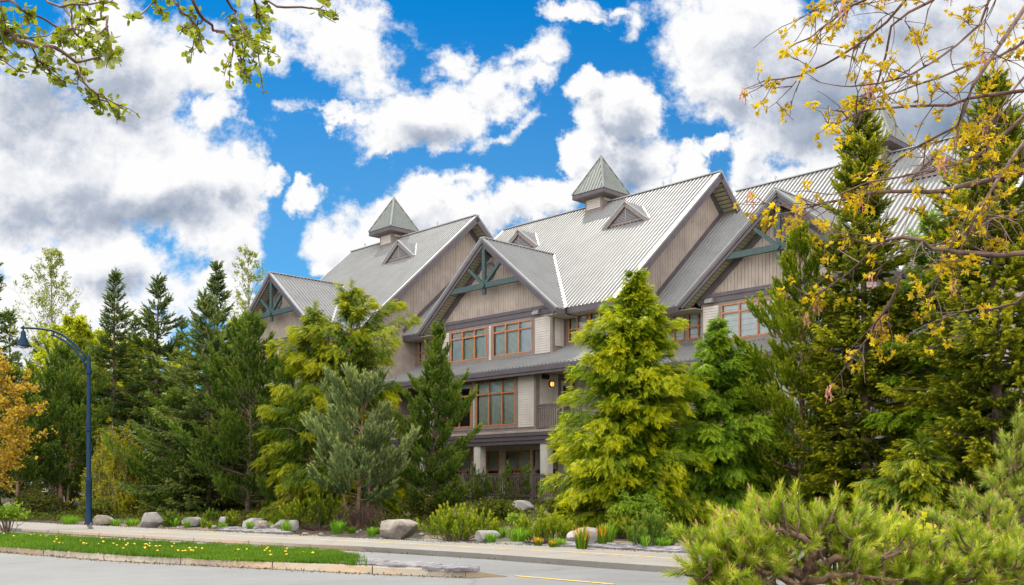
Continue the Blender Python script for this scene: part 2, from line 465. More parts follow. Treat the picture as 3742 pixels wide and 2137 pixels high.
def window(pl, a0, a1, z0, z1, cols, trans, blind, casing=0.0, fw=.055, blind_z=None, drapes=()):
    """frame with mullions; trans = height share of the transom lines; blind: slats / white / sheer / none"""
    m = MB(); W = a1-a0; D0, D1 = -.03, .05
    pl.slab(m, a0, a0+fw, z0, z1, D0, D1); pl.slab(m, a1-fw, a1, z0, z1, D0, D1)
    pl.slab(m, a0+fw, a1-fw, z0, z0+fw, D0, D1-.004); pl.slab(m, a0+fw, a1-fw, z1-fw, z1, D0, D1-.004)
    xs = [a0+W*i/cols for i in range(1, cols)]
    for x in xs: pl.slab(m, x-.034, x+.034, z0+fw, z1-fw, D0, D1-.008)
    for tz in trans:
        z = z0+(z1-z0)*tz
        e = [a0+fw]+[v for x in xs for v in (x-.034, x+.034)]+[a1-fw]
        for i in range(0, len(e), 2): pl.slab(m, e[i], e[i+1], z-.034, z+.034, D0, D1-.012)
    o = m.build("window", M['wood'], lodge)
    g = MB(); pl.quad(g, a0+fw, a1-fw, z0+fw, z1-fw, 0); g.build("pane", M['glass'], o)
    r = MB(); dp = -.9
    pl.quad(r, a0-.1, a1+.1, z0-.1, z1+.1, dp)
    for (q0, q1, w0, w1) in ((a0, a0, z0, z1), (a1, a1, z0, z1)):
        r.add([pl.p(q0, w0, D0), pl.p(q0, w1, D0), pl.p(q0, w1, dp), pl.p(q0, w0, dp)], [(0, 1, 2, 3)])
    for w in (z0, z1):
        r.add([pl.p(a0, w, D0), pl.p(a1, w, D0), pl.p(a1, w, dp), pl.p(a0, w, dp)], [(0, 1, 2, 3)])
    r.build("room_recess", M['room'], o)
    for f0, f1 in drapes:                                        # a hanging curtain in front of part of the blind
        d = MB(); k = max(4, int((f1-f0)*W/.07)); L0, L1 = a0+fw+(W-2*fw)*f0, a0+fw+(W-2*fw)*f1
        for i in range(k):
            x0, x1 = L0+(L1-L0)*i/k, L0+(L1-L0)*(i+1)/k; xm = (x0+x1)/2
            d.add([pl.p(x0, z0+.04, -.07), pl.p(xm, z0+.04, -.04), pl.p(xm, z1-.05, -.04), pl.p(x0, z1-.05, -.07)], [(0, 1, 2, 3)])
            d.add([pl.p(xm, z0+.04, -.04), pl.p(x1, z0+.04, -.07), pl.p(x1, z1-.05, -.07), pl.p(xm, z1-.05, -.04)], [(0, 1, 2, 3)])
        d.build("curtain", M['sheer'], o)
    if blind == 'none': return o
    b = MB(); bz0 = z0+.03 if blind_z is None else z0+(z1-z0)*blind_z
    if blind in ('slats', 'white'):
        ang = 1.0 if blind == 'slats' else 1.2; sl = .056
        z = z1-.06
        while z > bz0:
            dy = sl/2*math.cos(ang); dz = sl/2*math.sin(ang)
            b.add([pl.p(a0+fw, z-dz, -.10+dy), pl.p(a1-fw, z-dz, -.10+dy), pl.p(a1-fw, z+dz, -.10-dy), pl.p(a0+fw, z+dz, -.10-dy)], [(0, 1, 2, 3)])
            z -= .055
        b.build("blind", M['slat'] if blind == 'slats' else M['white'], o)
    else:
        k = int((z1-bz0)/.24)
        for i in range(k+1):
            za, zb = max(bz0, z1-(i+1)*.24), z1-i*.24-.012
            if zb > za: pl.slab(b, a0+fw, a1-fw, za, zb, -.09-.01*(i % 2), -.075)
        b.build("curtain", M['sheer'], o)
    return o

def railing(p, q, z0, z1, posts=(), name="railing"):
    p, q = V3(p), V3(q); d = (q-p); L = d.length; d.normalize(); m = MB()
    up = V3((0, 0, 1))
    m.bar(p+up*z1, q+up*z1, .14, .045); m.bar(p+up*(z1-.10), q+up*(z1-.10), .05, .12); m.bar(p+up*(z0+.08), q+up*(z0+.08), .05, .07)
    o = m.build(name, M['rail'], lodge)
    b = MB(); k = int(L/.125)
    for i in range(1, k):
        c = p+d*(L*i/k); b.box(c.x-.019, c.x+.019, c.y-.019, c.y+.019, z0+.115, z1-.16)
    b.build("baluster_run", M['rail'], o)
    for f in posts:
        c = p+d*(L*f); s_ = MB(); s_.box(c.x-.085, c.x+.085, c.y-.085, c.y+.085, z0-.35, z1+.10); s_.box(c.x-.11, c.x+.11, c.y-.11, c.y+.11, z1+.10, z1+.14)
        s_.build("rail_post", M['rail'], o)
    return o

MS = .904                       # main roof slope
MC = 1/math.hypot(1, MS); MSN = MS*MC
GS = .811                       # gable slope
GC = 1/math.hypot(1, GS); GSN = GS*GC
LM = 8.0/MC
HZ = 1.6
def unit(k):
    ds, dt = 14.05*k, 3.33*k
    P = lambda s, t, z: V3((s+ds, t+dt, z+HZ))
    zr = lambda t: 8.15+MS*(t-1.0)                       # main roof surface
    zg = lambda s: 12.05-GS*abs(s+3.95)                  # gable roof surface
    first, last = k == -1, k == 1
    sl = -8.35 if first else -11.5
    # ---- main roof
    nb = 4.97
    if first:
        poly = [(sl, 0), (3.86, 0), (3.86, LM), (.98, LM), (-3.95, nb), (sl, nb+(LM-nb)*(-3.95-sl)/4.93)]
    else:
        poly = [(sl, 0), (3.86, 0), (3.86, LM), (.98, LM), (-3.95, nb), (-8.88, LM), (-11.05, LM), (-11.05, 2.16), (sl, 2.16)]
    m = MB()
    roof_panel(m, P(0, 9, zr(9)), (1, 0, 0), (0, -MC, -MSN), poly)
    roof_panel(m, P(0, 9, zr(9)), (1, 0, 0), (0, MC, -MSN), [(sl, .01), (3.86, .01), (3.86, LM), (sl, LM)], ribs=True, sp=.4)
    R = m.build("main_roof", M['roof'], lodge)
    f = MB()
    f.bar(P(sl, 9, zr(9)+.03), P(3.88, 9, zr(9)+.03), .30, .05)
    nrm = V3((0, -MSN, MC))
    a, b = P(3.80, 9, zr(9)), P(3.80, 1, zr(1)); f.bar(a+nrm*.03, b+nrm*.03, .17, .05, nrm)
    nr2 = V3((0, MSN, MC)); f.bar(P(3.80, 9, zr(9))+nr2*.03, P(3.80, 17, zr(1))+nr2*.03, .17, .05, nr2)
    f.bar(P(sl+.06, 9, zr(9))+nrm*.03, P(sl+.06, 7.5 if not first else 4.2, zr(7.5 if not first else 4.2))+nrm*.03, .14, .05, nrm)
    for sg in (1, -1):
        if first and sg < 0: continue
        f.bar(P(-3.95, 5.31, zr(5.31))+nrm*.035, P(-3.95+sg*4.93, .95, zr(.95))+nrm*.035, .20, .03, nrm)
    f.build("roof_flashing", M['flash'], R)
    f = MB()
    f.bar(P(3.85, 9, zr(9))-nrm*.19, P(3.85, 1, zr(1))-nrm*.19, .05, .26, nrm)
    f.bar(P(3.85, 9, zr(9))-nr2*.19, P(3.85, 17, zr(1))-nr2*.19, .05, .26, nr2)
    f.cut(); f.bar(P(.98, 1.02, zr(1)-.17), P(3.82, 1.02, zr(1)-.17), .05, .24)
    f.cut()
    if not first: f.bar(P(-11.0, 1.02, zr(1)-.17), P(-8.88, 1.02, zr(1)-.17), .05, .24)
    f.cut()
    f.bar(P(2.98, 8.9, zr(8.9))-nrm*.36, P(2.98, 1.6, zr(1.6))-nrm*.36, .10, .26, nrm)
    f.bar(P(2.98, 9.1, zr(8.9))-nr2*.36, P(2.98, 16, zr(2))-nr2*.36, .10, .26, nr2)
    f.build_each("roof_fascia", M['fascia'], R)
    f = MB()
    for nv, tt in ((nrm, 1.05), (nr2, 16.95)):
        zz = zr(1.05)
        for j in range(46):                                   # soffit boards of the overhang
            q0, q1 = j/46+.002, (j+1)/46-.002
            c = [P(x, 9+(tt-9)*q, zr(9)+(zz-zr(9))*q)-nv*(.20+e) for e in (0,) for x, q in ((3.02, q0), (3.82, q0), (3.82, q1), (3.02, q1))]
            f.add(c, [(0, 1, 2, 3)])
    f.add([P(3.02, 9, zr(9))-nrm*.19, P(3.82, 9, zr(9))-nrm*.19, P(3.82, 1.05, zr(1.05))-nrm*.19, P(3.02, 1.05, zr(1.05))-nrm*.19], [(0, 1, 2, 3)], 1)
    for x0, x1 in (((.98, 3.84),) if first else ((.98, 3.84), (-11.0, -8.88))):
        f.cut(); f.box(x0+ds, x1+ds, 1.05+dt, 1.9+dt, 7.87+HZ, 7.89+HZ)
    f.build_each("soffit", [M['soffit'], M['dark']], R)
    # ---- end wall of vertical boards
    pl = Plane(P(2.98, 0, 0), (0, 1, 0), (1, 0, 0))
    m = MB()
    poly = [(1.85, -1.0), (16.2, -1.0), (16.2, zr(1.8)-.3), (9, zr(9)-.3), (1.85, zr(1.85)-.3)]
    pl.boards(m, poly, w=.19)
    m.build("end_wall", M['board'], lodge)
    if not last:
        f = MB(); q = lambda t: P(3.03, t, 8.15+MS*(t-4.33)+.17)
        f.bar(q(4.4), q(10.8), .04, .30, nrm); f.build("wall_flashing", M['fascia'], lodge)
    # left end closing wall
    m = MB(); m.add([P(sl+.5, 1.9, -1), P(sl+.5, 16, -1), P(sl+.5, 16, zr(2)-.2), P(sl+.5, 9, zr(9)-.2), P(sl+.5, 1.9, zr(1.9)-.2)], [(0, 1, 2, 3, 4)])
    m.box(sl+.6+ds, 2.9+ds, 2.95+dt, 15.9+dt, -1.4+HZ, 7.6+HZ)  # hidden inner box, added so light cannot leak through the building
    m.build("closing_wall_and_core", M['board'], lodge)
    # ---- front gable roof
    m = MB(); Lg = 4.93/GC
    for sg in (1, -1):
        roof_panel(m, P(-3.95, .3, 12.05), (0, 1, 0), (sg*GC, 0, -GSN), [(0, 0), (5.03, 0), (.60, Lg), (0, Lg)], sp=.23)
    R = m.build("gable_roof", M['roof'], lodge)
    f = MB(); c = MB(); so = MB()
    f.bar(P(-3.95, .28, 12.08), P(-3.95, 5.3, 12.08), .26, .04)
    for sg in (1, -1):
        ng = V3((sg*GSN, 0, GC))
        a, b = P(-3.95, .33, 12.05), P(-3.95+sg*4.95, .33, zg(-3.95+4.95))
        f.bar(a+ng*.03, b+ng*.03, .12, .05, ng)
        c.cut(); c.bar(a-ng*.10, b-ng*.10, .05, .15, ng); c.bar(P(-3.95, .38, 12.05)-ng*.24, P(-3.95+sg*4.90, .38, zg(-3.95+4.90))-ng*.24, .06, .15, ng)
        e0, e1 = P(-3.95+sg*4.91, .30, zg(.96)-.16), P(-3.95+sg*4.91, .93, zg(.96)-.16); c.bar(e0, e1, .05, .22)
        # frieze board on the wall under the soffit
        c.cut(); c.bar(P(-3.95, .965, 12.05)-ng*.40, P(-3.95+sg*4.55, .965, zg(-3.95+4.55))-ng*.40, .05, .30, ng)
        for j in range(34):                                    # soffit boards
            q0, q1 = j/34+.002, (j+1)/34-.002
            cs = [P(-3.95+sg*4.88*q, t, 12.05-GS*4.88*q)-ng*.245 for t, q in ((.40, q0), (.99, q0), (.99, q1), (.40, q1))]
            so.add(cs, [(0, 1, 2, 3)])
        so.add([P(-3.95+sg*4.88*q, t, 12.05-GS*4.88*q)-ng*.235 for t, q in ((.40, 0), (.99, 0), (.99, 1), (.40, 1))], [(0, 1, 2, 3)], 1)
        x0, x1 = sorted((-3.95+sg*4.07, -3.95+sg*4.89))
        so.cut(); so.box(x0+ds, x1+ds, .42+dt, 1.9+dt, 7.80+HZ, 7.82+HZ); so.cut()
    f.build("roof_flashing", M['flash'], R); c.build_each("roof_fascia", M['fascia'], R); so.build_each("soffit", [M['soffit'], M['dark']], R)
    # ---- gable wall, vent, truss, band, hoods
    pl = Plane(P(0, 1.0, 0), (1, 0, 0), (0, -1, 0))
    m = MB(); zt = zg(-3.95)-.25
    pl.boards(m, [(-3.95-4.30, 8.27), (-3.95+4.30, 8.27), (-3.95+4.30, zt-GS*4.30), (-3.95, zt), (-3.95-4.30, zt-GS*4.30)], w=.17)
    m.build("gable_wall", M['board'], lodge)
    m = MB()
    pl.slab(m, -8.22, .28, 8.26, 8.42, .0, .09); pl.slab(m, -8.15, .16, 8.02, 8.26, .0, .05)
    m.build("band_board", M['fascia'], lodge)
    m = MB(); R8 = []
    for r, d in ((.44, .05), (.30, .05), (.30, .0)):
        R8.append([pl.p(-4.08+r*math.sin(math.pi*(2*i+1)/8)*.95, 10.57+r*1.08*math.cos(math.pi*(2*i+1)/8), d) for i in range(8)])
    vs = R8[0]+R8[1]+[q+V3((0, .05, 0)) for q in R8[0]]
    m.add(vs, [(i, (i+1) % 8, 8+(i+1) % 8, 8+i) for i in range(8)]+[(i, 16+i, 16+(i+1) % 8, (i+1) % 8) for i in range(8)])
    vo = m.build("gable_vent", M['fascia'], lodge)
    m = MB(); m.add([pl.p(-4.08+(q-pl.p(-4.08, 0)).x, q.z-HZ, .022) for q in R8[1]], [list(range(8))], 1)
    z = 10.28
    while z < 10.87:
        hw = min(.29, .29*1.08-abs(z-10.57)+.14)*.9
        m.add([pl.p(-4.08-hw, z, .05), pl.p(-4.08+hw, z, .05), pl.p(-4.08+hw, z+.05, .025), pl.p(-4.08-hw, z+.05, .025)], [(0, 1, 2, 3)])
        z += .062
    m.build("louvre", [M['vent'], M['room']], vo)
    t0 = .46
    def chord(a, b, w, h, nm):
        m = MB(); m.bar(P(a[0], t0, a[1]), P(b[0], t0, b[1]), w, h, (0, 0, 1)); return m.build(nm, M['teal'], tr)
    m = MB(); m.bar(P(-6.60, t0, 9.77), P(-1.30, t0, 9.77), .16, .26); tr = m.build("gable_truss", M['teal'], lodge)
    m = MB(); m.box(-3.95-.10+ds, -3.95+.10+ds, t0-.07+dt, t0+.07+dt, 9.90+HZ, 11.72+HZ); m.box(-3.95-.09+ds, -3.95+.09+ds, t0-.06+dt, t0+.06+dt, 9.33+HZ, 9.64+HZ)
    m.build("king_post", M['teal'], tr)
    for sg in (1, -1):
        m = MB(); m.bar(P(-3.95+sg*1.20, t0, 10.80), P(-3.95+sg*.12, t0, 9.88), .13, .15, (0, 0, 1)); m.build("strut", M['teal'], tr)
    m = MB(); pc = P(-3.95, t0-.12, 9.77)
    m.add([pc+V3((dx, dy, dz)) for dy in (-.04, .04) for dx, dz in ((-.17, 0), (0, -.17), (.17, 0), (0, .17))], [(0,1,2,3),(7,6,5,4),(0,4,5,1),(1,5,6,2),(2,6,7,3),(3,7,4,0)])
    m.build("gusset_plate", M['teal'], tr)
    for s in (-.82, -7.58):
        m = MB(); b = []
        for d, z0, z1 in ((.05, 8.03, 8.25), (.16, 8.03, 8.23), (.25, 8.03, 8.12)):
            b += [pl.p(s-.19, z0, d), pl.p(s+.19, z0, d), pl.p(s+.19, z1, d), pl.p(s-.19, z1, d)]
        fs = []
        for q in (0, 4):
            fs += [(q, q+1, q+5, q+4), (q+1, q+2, q+6, q+5), (q+2, q+3, q+7, q+6), (q+3, q, q+4, q+7)]
        m.add(b, fs+[(8, 9, 10, 11)]); m.build("vent_hood", M['vent'], lodge)
    # ---- upper bay wall
    W1, W2 = (-7.03, -4.33, 6.35, 7.88), (-3.88, -1.18, 6.35, 7.88)
    m = MB()
    for r in rect_minus(-8.1, .12, 5.9, 8.02, [W1, W2]): pl.quad(m, *r, d=0)
    ps = Plane(P(.12, 0, 0), (0, 1, 0), (1, 0, 0)); ps.quad(m, 1.0, 1.87, 5.9, 8.02)
    pq = Plane(P(-8.1, 0, 0), (0, 1, 0), (-1, 0, 0)); pq.quad(m, 1.0, 1.87, 5.9, 8.02)
    for w in (W1, W2):                                          # casings
        pl.slab(m, w[0]-.13, w[0]-.003, w[2]-.16, w[3]+.10, .002, .03); pl.slab(m, w[1]+.003, w[1]+.13, w[2]-.16, w[3]+.10, .002, .03)
        pl.slab(m, w[0]-.003, w[1]+.003, w[2]-.16, w[2]-.003, .002, .034); pl.slab(m, w[0]-.003, w[1]+.003, w[3]+.003, w[3]+.10, .002, .034)
    pl.slab(m, -.03, .121, 5.9, 8.02, .002, .028)
    m.build("bay_wall", M['trim'], lodge)
    m = MB()
    for a0, a1, z0, z1 in ((-1.03, -.04, 6.22, 7.90), (-7.98, -7.18, 6.22, 7.90), (-4.18, -4.03, 6.22, 7.90)): pl.lap(m, a0, a1, z0, z1)
    ps.lap(m, 1.13, 1.70, 6.52, 7.78); m.build_each("lap_siding", M['siding'], lodge)
    ub = 'white' if first else ('sheer' if last else 'slats')
    window(pl, *W1, 3, (.755,), ub, drapes=((.0, .30), (.90, 1.0)) if k == 0 else ()); window(pl, *W2, 3, (.755,), ub, drapes=((.72, 1.0),) if k == 0 else ())
    # ---- recessed upper walls left and right of the bay
    pr = Plane(P(0, 1.87, 0), (1, 0, 0), (0, -1, 0))
    rw = [(.30, 1.43, 6.72, 7.92), (1.62, 2.75, 6.72, 7.92)]
    lw = [(-10.72, -9.61, 6.72, 7.92), (-9.41, -8.30, 6.72, 7.92)]
    m = MB()
    for r in rect_minus(.12, 2.98, 6.2, 8.0, rw): pr.quad(m, *r)
    m.build("recess_wall", M['trim'], lodge); m = MB()
    if not first:
        for r in rect_minus(-11.05, -8.1, 6.2, 8.0, lw): pr.quad(m, *r)
        m.build("recess_wall", M['trim'], lodge)
    for w in rw+([] if first else lw): window(pr, *w, 2, (.47,), 'sheer' if last else 'slats' if w in rw else 'white', blind_z=.0)
    # ---- skirt roof
    m = MB(); sk = .456; kc = 1/math.hypot(1, sk); L1 = 1.6/kc; L2 = 2.47/kc
    s0 = -11.04 if not first else -11.9
    poly = [(s0, 0), (3.3, 0), (3.3, L2), (.13, L2), (.13, L1), (-8.11, L1), (-8.11, L2), (s0, L2)]
    roof_panel(m, P(0, -.6, 5.42), (1, 0, 0), (0, kc, sk*kc), poly, sp=.23)
    R = m.build("skirt_roof", M['roof'], lodge)
    m = MB(); m.bar(P(s0, -.585, 5.28), P(3.3, -.585, 5.28), .05, .20); m.bar(P(s0, -.53, 5.12), P(3.3, -.53, 5.12), .05, .14)
    m.bar(P(3.27, -.56, 5.27), P(3.27, 1.8, 5.27), .05, .2); m.build("roof_fascia", M['fascia'], R)
    m = MB(); m.box(s0+ds, 3.2+ds, -.5+dt, 2.6+dt, 5.22+HZ, 5.25+HZ); m.build("soffit", M['trim'], R)
    # ---- middle floor
    pl = Plane(P(0, 0, 0), (1, 0, 0), (0, -1, 0))
    W = (-4.0, -1.3, 2.91, 5.12); Wl = (-7.0, -4.36, 2.91, 5.12)
    m = MB()
    for r in rect_minus(-8.2, 0, 2.52, 5.25, [W, Wl]): pl.quad(m, *r)
    for w in (W, Wl):
        pl.slab(m, w[0]-.12, w[0]-.003, w[2]-.16, w[3], .002, .03); pl.slab(m, w[1]+.003, w[1]+.16, w[2]-.16, w[3], .002, .03)
        pl.slab(m, w[0]-.003, w[1]+.003, w[2]-.16, w[2]-.003, .002, .034)
    pl.slab(m, -.10, .0, 2.6, 5.25, .002, .03)
    ps = Plane(P(.0, 0, 0), (0, 1, 0), (1, 0, 0)); ps.quad(m, -.03, 2.6, 2.5, 5.25)
    ps.slab(m, -.03, .22, 2.55, 5.25, .003, .03)
    pq = Plane(P(-8.2, 0, 0), (0, 1, 0), (-1, 0, 0)); pq.quad(m, 0, 2.6, 2.5, 5.25)
    pb = Plane(P(0, 2.6, 0), (1, 0, 0), (0, -1, 0)); pb.quad(m, -11.05, -8.2, 2.5, 5.25); pb.quad(m, 0, 2.98, 2.5, 5.25)
    m.build("bay_wall", M['trim'], lodge)
    m = MB()
    pl.lap(m, -1.12, -.11, 2.76, 5.16); pl.lap(m, -4.195, -4.13, 2.76, 5.16); pl.lap(m, -8.1, -7.14, 2.76, 5.16); ps.lap(m, .23, 1.46, 2.7, 5.2); pb.lap(m, .02, 2.9, 2.7, 5.2)
    m.build_each("lap_siding", M['siding'], lodge)
    window(pl, *W, 3, (.685,), 'slats'); window(pl, *Wl, 3, (.685,), 'white', blind_z=.86)
    # balcony door with its lamp
    m = MB(); ps.slab(m, 1.50, 1.64, 2.56, 5.06, .002, .05); ps.slab(m, 2.44, 2.58, 2.56, 5.06, .002, .05); ps.slab(m, 1.64, 2.44, 4.94, 5.06, .002, .05)
    dr = m.build("balcony_door", M['rail'], lodge)
    m = MB()
    for r in rect_minus(1.64, 2.44, 2.56, 4.94, [(1.80, 2.28, 2.9, 4.72)]): ps.quad(m, *r, d=.02)
    m.build("door_leaf", M['door'], dr)
    m = MB(); ps.quad(m, 1.80, 2.28, 2.9, 4.72, .012); m.build("door_glass", M['room'], dr)
    if k == 0:
        m = MB(); cc = ps.p(.96, 4.73, .05)
        ring = lambda r, d: [cc+V3((d, r*math.cos(2*math.pi*i/12), r*math.sin(2*math.pi*i/12))) for i in range(12)]
        A, B, C_ = ring(.15, -.05), ring(.15, .03), ring(.11, .05)
        m.add(A+B+C_, [(q*12+i, q*12+(i+1) % 12, q*12+12+(i+1) % 12, q*12+12+i) for q in (0, 1) for i in range(12)])
        lo = m.build("wall_lamp", M['dark'], lodge)
        m = MB(); A, B, C_ = ring(.11, .04), ring(.10, .10), ring(.05, .135)
        m.add(A+B+C_+[cc+V3((.145, 0, 0))], [(q*12+i, q*12+(i+1) % 12, q*12+12+(i+1) % 12, q*12+12+i) for q in (0, 1) for i in range(12)]+[(24+i, 24+(i+1) % 12, 36) for i in range(12)])
        m.build("lamp_glass", M['glow'], lo)
        m = MB()
        for a in (-.05, .05): m.bar(cc+V3((.13, a, -.11)), cc+V3((.13, a, .11)), .015, .015, (1, 0, 0))
        m.bar(cc+V3((.14, -.11, 0)), cc+V3((.14, .11, 0)), .015, .015, (1, 0, 0)); m.build("lamp_guard", M['dark'], lo)
        m = MB(); q = ps.p(.45, 5.02, .02); m.box(q.x, q.x+.18, q.y-.1, q.y+.25, q.z-.08, q.z+.12); m.build("speaker_box", M['room'], lodge)
    railing(P(.1, .08, -HZ), P(2.95, .08, -HZ), 2.62+HZ, 3.72+HZ, (.99,))
    railing(P(-10.95, .08, -HZ), P(-8.25, .08, -HZ), 2.62+HZ, 3.72+HZ, (.02,))
    # ---- deck edge, ceiling, columns, ground floor
    m = MB(); x0, x1 = -11.04+ds, 3.1+ds
    m.box(x0, x1, -.16+dt, .02+dt, 2.34+HZ, 2.50+HZ); m.box(x0, x1, -.11+dt, .02+dt, 2.15+HZ, 2.34+HZ); m.box(x0, x1, -.06+dt, .02+dt, 1.98+HZ, 2.15+HZ)
    db = m.build("deck_beam", M['fascia'], lodge)
    m = MB(); m.box(x0, x1, -.17+dt, .0+dt, 2.502+HZ, 2.60+HZ); m.build("deck_edge", M['board'], db)
    m = MB(); m.box(x0, x1, .03+dt, 2.9+dt, 2.05+HZ, 2.5+HZ); m.build("deck_slab", M['siding'], lodge)
    for s in (-4.0, .47, -8.4):
        m = MB(); m.box(s-.22+ds, s+.22+ds, .02+dt, .40+dt, -.6+HZ, 2.05+HZ)
        m.box(s-.15+ds, s+.15+ds, -.01+dt, .02+dt, -.6+HZ, 2.0+HZ); m.build("column", M['column'], lodge)
    pg = Plane(P(0, 2.0, 0), (1, 0, 0), (0, -1, 0))
    gws = [(-4.03, -2.37, -.35, 1.80), (-6.2, -4.52, -.35, 1.80), (-2.15, -.5, -.35, 1.80), (.2, 1.7, -.35, 1.80), (-8.4, -6.7, -.35, 1.80)]
    m = MB()
    for r in rect_minus(-11.05, 2.98, -.6, 2.06, gws): pg.quad(m, *r)
    m.build("ground_floor_wall", M['column'], lodge)
    for w in gws: window(pg, *w, 2, (.56,), 'white', blind_z=.58)
    m = MB(); m.box(x0, x1, -1.0+dt, 2.2+dt, -.72+HZ, -.55+HZ); m.box(x0, x1, -.9+dt, 2.2+dt, -1.6+HZ, -.72+HZ); m.build("patio_floor", M['rail'], lodge)
    railing(P(-4.35, -.5, -HZ), P(.28, -.5, -HZ), -.47+HZ, .62+HZ, (.0, 1.0), "patio_railing")
    railing(P(.36, -.5, -HZ), P(2.9, -.5, -HZ), -.47+HZ, .58+HZ, (1.0,), "patio_railing")
    railing(P(-10.9, -.5, -HZ), P(-4.45, -.5, -HZ), -.47+HZ, .60+HZ, (.0, .5), "patio_railing")
    # ---- dormers
    for sc in (-.03, -7.58):
        if first and sc < -5: continue
        m = MB(); tf = 6.45; hw = 1.47; zp = zr(tf)+1.13; gs = 1.13/hw; gl = math.hypot(1, gs)
        tb = 1.0+(zp-8.15)/MS
        for sg in (1, -1):
            roof_panel(m, P(sc, tf-.12, zp), (0, 1, 0), (sg/gl, 0, -gs/gl), [(0, 0), (tb-tf+.12, 0), (.10, hw*gl), (0, hw*gl)], sp=.23, th=.04)
        D = m.build("dormer", M['roof'], lodge)
        f = MB(); f2 = MB()
        for sg in (1, -1):
            ng = V3((sg*gs/gl, 0, 1/gl))
            f.bar(P(sc, tf-.10, zp)-ng*.10, P(sc+sg*hw, tf-.10, zp-1.13)-ng*.10, .06, .17, ng)
            f2.bar(P(sc, tf-.10, zp)+ng*.02, P(sc+sg*hw, tf-.10, zp-1.13)+ng*.02, .10, .04, ng)
            f2.bar(P(sc, tb, zp)+nrm*.03, P(sc+sg*hw, tf, zr(tf))+nrm*.03, .16, .04, nrm)
        pf = Plane(P(sc, tf+.02, 0), (1, 0, 0), (0, -1, 0))
        f.bar(pf.p(-1.15, zr(tf)+.13, .02), pf.p(1.15, zr(tf)+.13, .02), .06, .12)
        f.build("dormer_trim", M['trim'], D); f2.build("roof_flashing", M['flash'], D)
        m = MB(); m.add([pf.p(-1.35, zr(tf)-.05), pf.p(1.35, zr(tf)-.05), pf.p(0, zp-.12)], [(0, 1, 2)], 1)
        z = zr(tf)+.22
        while z < zp-.25:
            h = (zp-.2-z)/gs
            m.add([pf.p(-h, z, .05), pf.p(h, z, .05), pf.p(h-.03, z+.06, .015), pf.p(-h+.03, z+.06, .015)], [(0, 1, 2, 3)])
            z += .075
        m.bar(pf.p(0, zr(tf)+.2, .05), pf.p(0, zp-.25, .05), .04, .03, (0, 1, 0)); m.build("louvre", [M['vent'], M['room']], D)
    # ---- cupola on the ridge
    sc, tc_ = -3.85, 9.0; hb = .62; he = 1.13
    m = MB(); A = [(-he, -he), (he, -he), (he, he), (-he, he)]; apex = P(sc, tc_, 18.0); ze = 15.86
    for i in range(4):
        p0 = P(sc+A[i][0], tc_+A[i][1], ze); p1 = P(sc+A[(i+1) % 4][0], tc_+A[(i+1) % 4][1], ze)
        e = (p1-p0); mid = (p0+p1)/2; dn = (mid-apex)
        roof_panel(m, apex, e, dn, [(0, 0), (he, dn.length), (-he, dn.length)], sp=.22, th=.04, rw=.03, rh=.035)
    cu = m.build("cupola", M['roofgreen'], lodge)
    m = MB()
    for i in range(4): m.bar(P(sc+A[i][0], tc_+A[i][1], ze+.03), apex+V3((0, 0, .03)), .12, .03)
    m.build("hip_cap", M['roofgreen'], cu)
    m = MB()
    for i in range(4):
        b0 = V3((*A[i], 0))*.97; b1 = V3((*A[(i+1) % 4], 0))*.97
        m.bar(P(sc, tc_, ze-.14)+b0, P(sc, tc_, ze-.14)+b1, .05, .20)
    m.build("roof_fascia", M['fascia'], cu)
    m = MB(); m.box(sc-he*.95+ds, sc+he*.95+ds, tc_-he*.95+dt, tc_+he*.95+dt, ze-.23+HZ, ze-.20+HZ); m.build("soffit", M['trim'], cu)
    m = MB(); m.box(sc-hb+ds, sc+hb+ds, tc_-hb+dt, tc_+hb+dt, 14.0+HZ, ze-.23+HZ)
    cb = m.build("cupola_base", M['trim'], cu)
    m = MB()
    Plane(P(sc, tc_-hb, 0), (1, 0, 0), (0, -1, 0)).lap(m, -hb+.14, hb-.14, zr(tc_-hb)+.2, ze-.32)
    Plane(P(sc+hb, tc_, 0), (0, 1, 0), (1, 0, 0)).lap(m, -hb+.14, hb-.14, zr(tc_)+.05, ze-.32)
    m.build_each("lap_siding", M['siding'], cu)
    # ridge hooks
    for s in ((-9.2, .35) if not first else (-6.9, .35)):
        m = MB(); q = P(s, 9, zr(9)); m.tube([q, q+V3((0, 0, .18))], [.02, .02], 5); m.tube([q+V3((.0, 0, .18)), q+V3((.07, 0, .24)), q+V3((0, 0, .32)), q+V3((-.07, 0, .24)), q+V3((0, 0, .18))], [.018]*5, 5)
        m.build("ridge_hook", M['vent'], lodge)
for k_ in (-1, 0, 1): unit(k_)
# ------------------------------------------------------------------ ground, road, path, median
def sheet(name, pts, z, m, label=None, th=None, kind="structure"):
    mb = MB(); n = len(pts)
    zs = [z(*p) if callable(z) else z for p in pts]
    top = [(p[0], p[1], q) for p, q in zip(pts, zs)]
    if th: mb.add(top+[(x, y, q-th) for x, y, q in top], [list(range(n)), list(range(n, 2*n))[::-1]]+[(i, n+i, n+(i+1) % n, (i+1) % n) for i in range(n)])
    else: mb.add(top, [list(range(n))])
    o = mb.build(name, m)
    if o.data.polygons[0].normal.z < 0: o.data.flip_normals()
    return tag(o, label, None, None, kind)

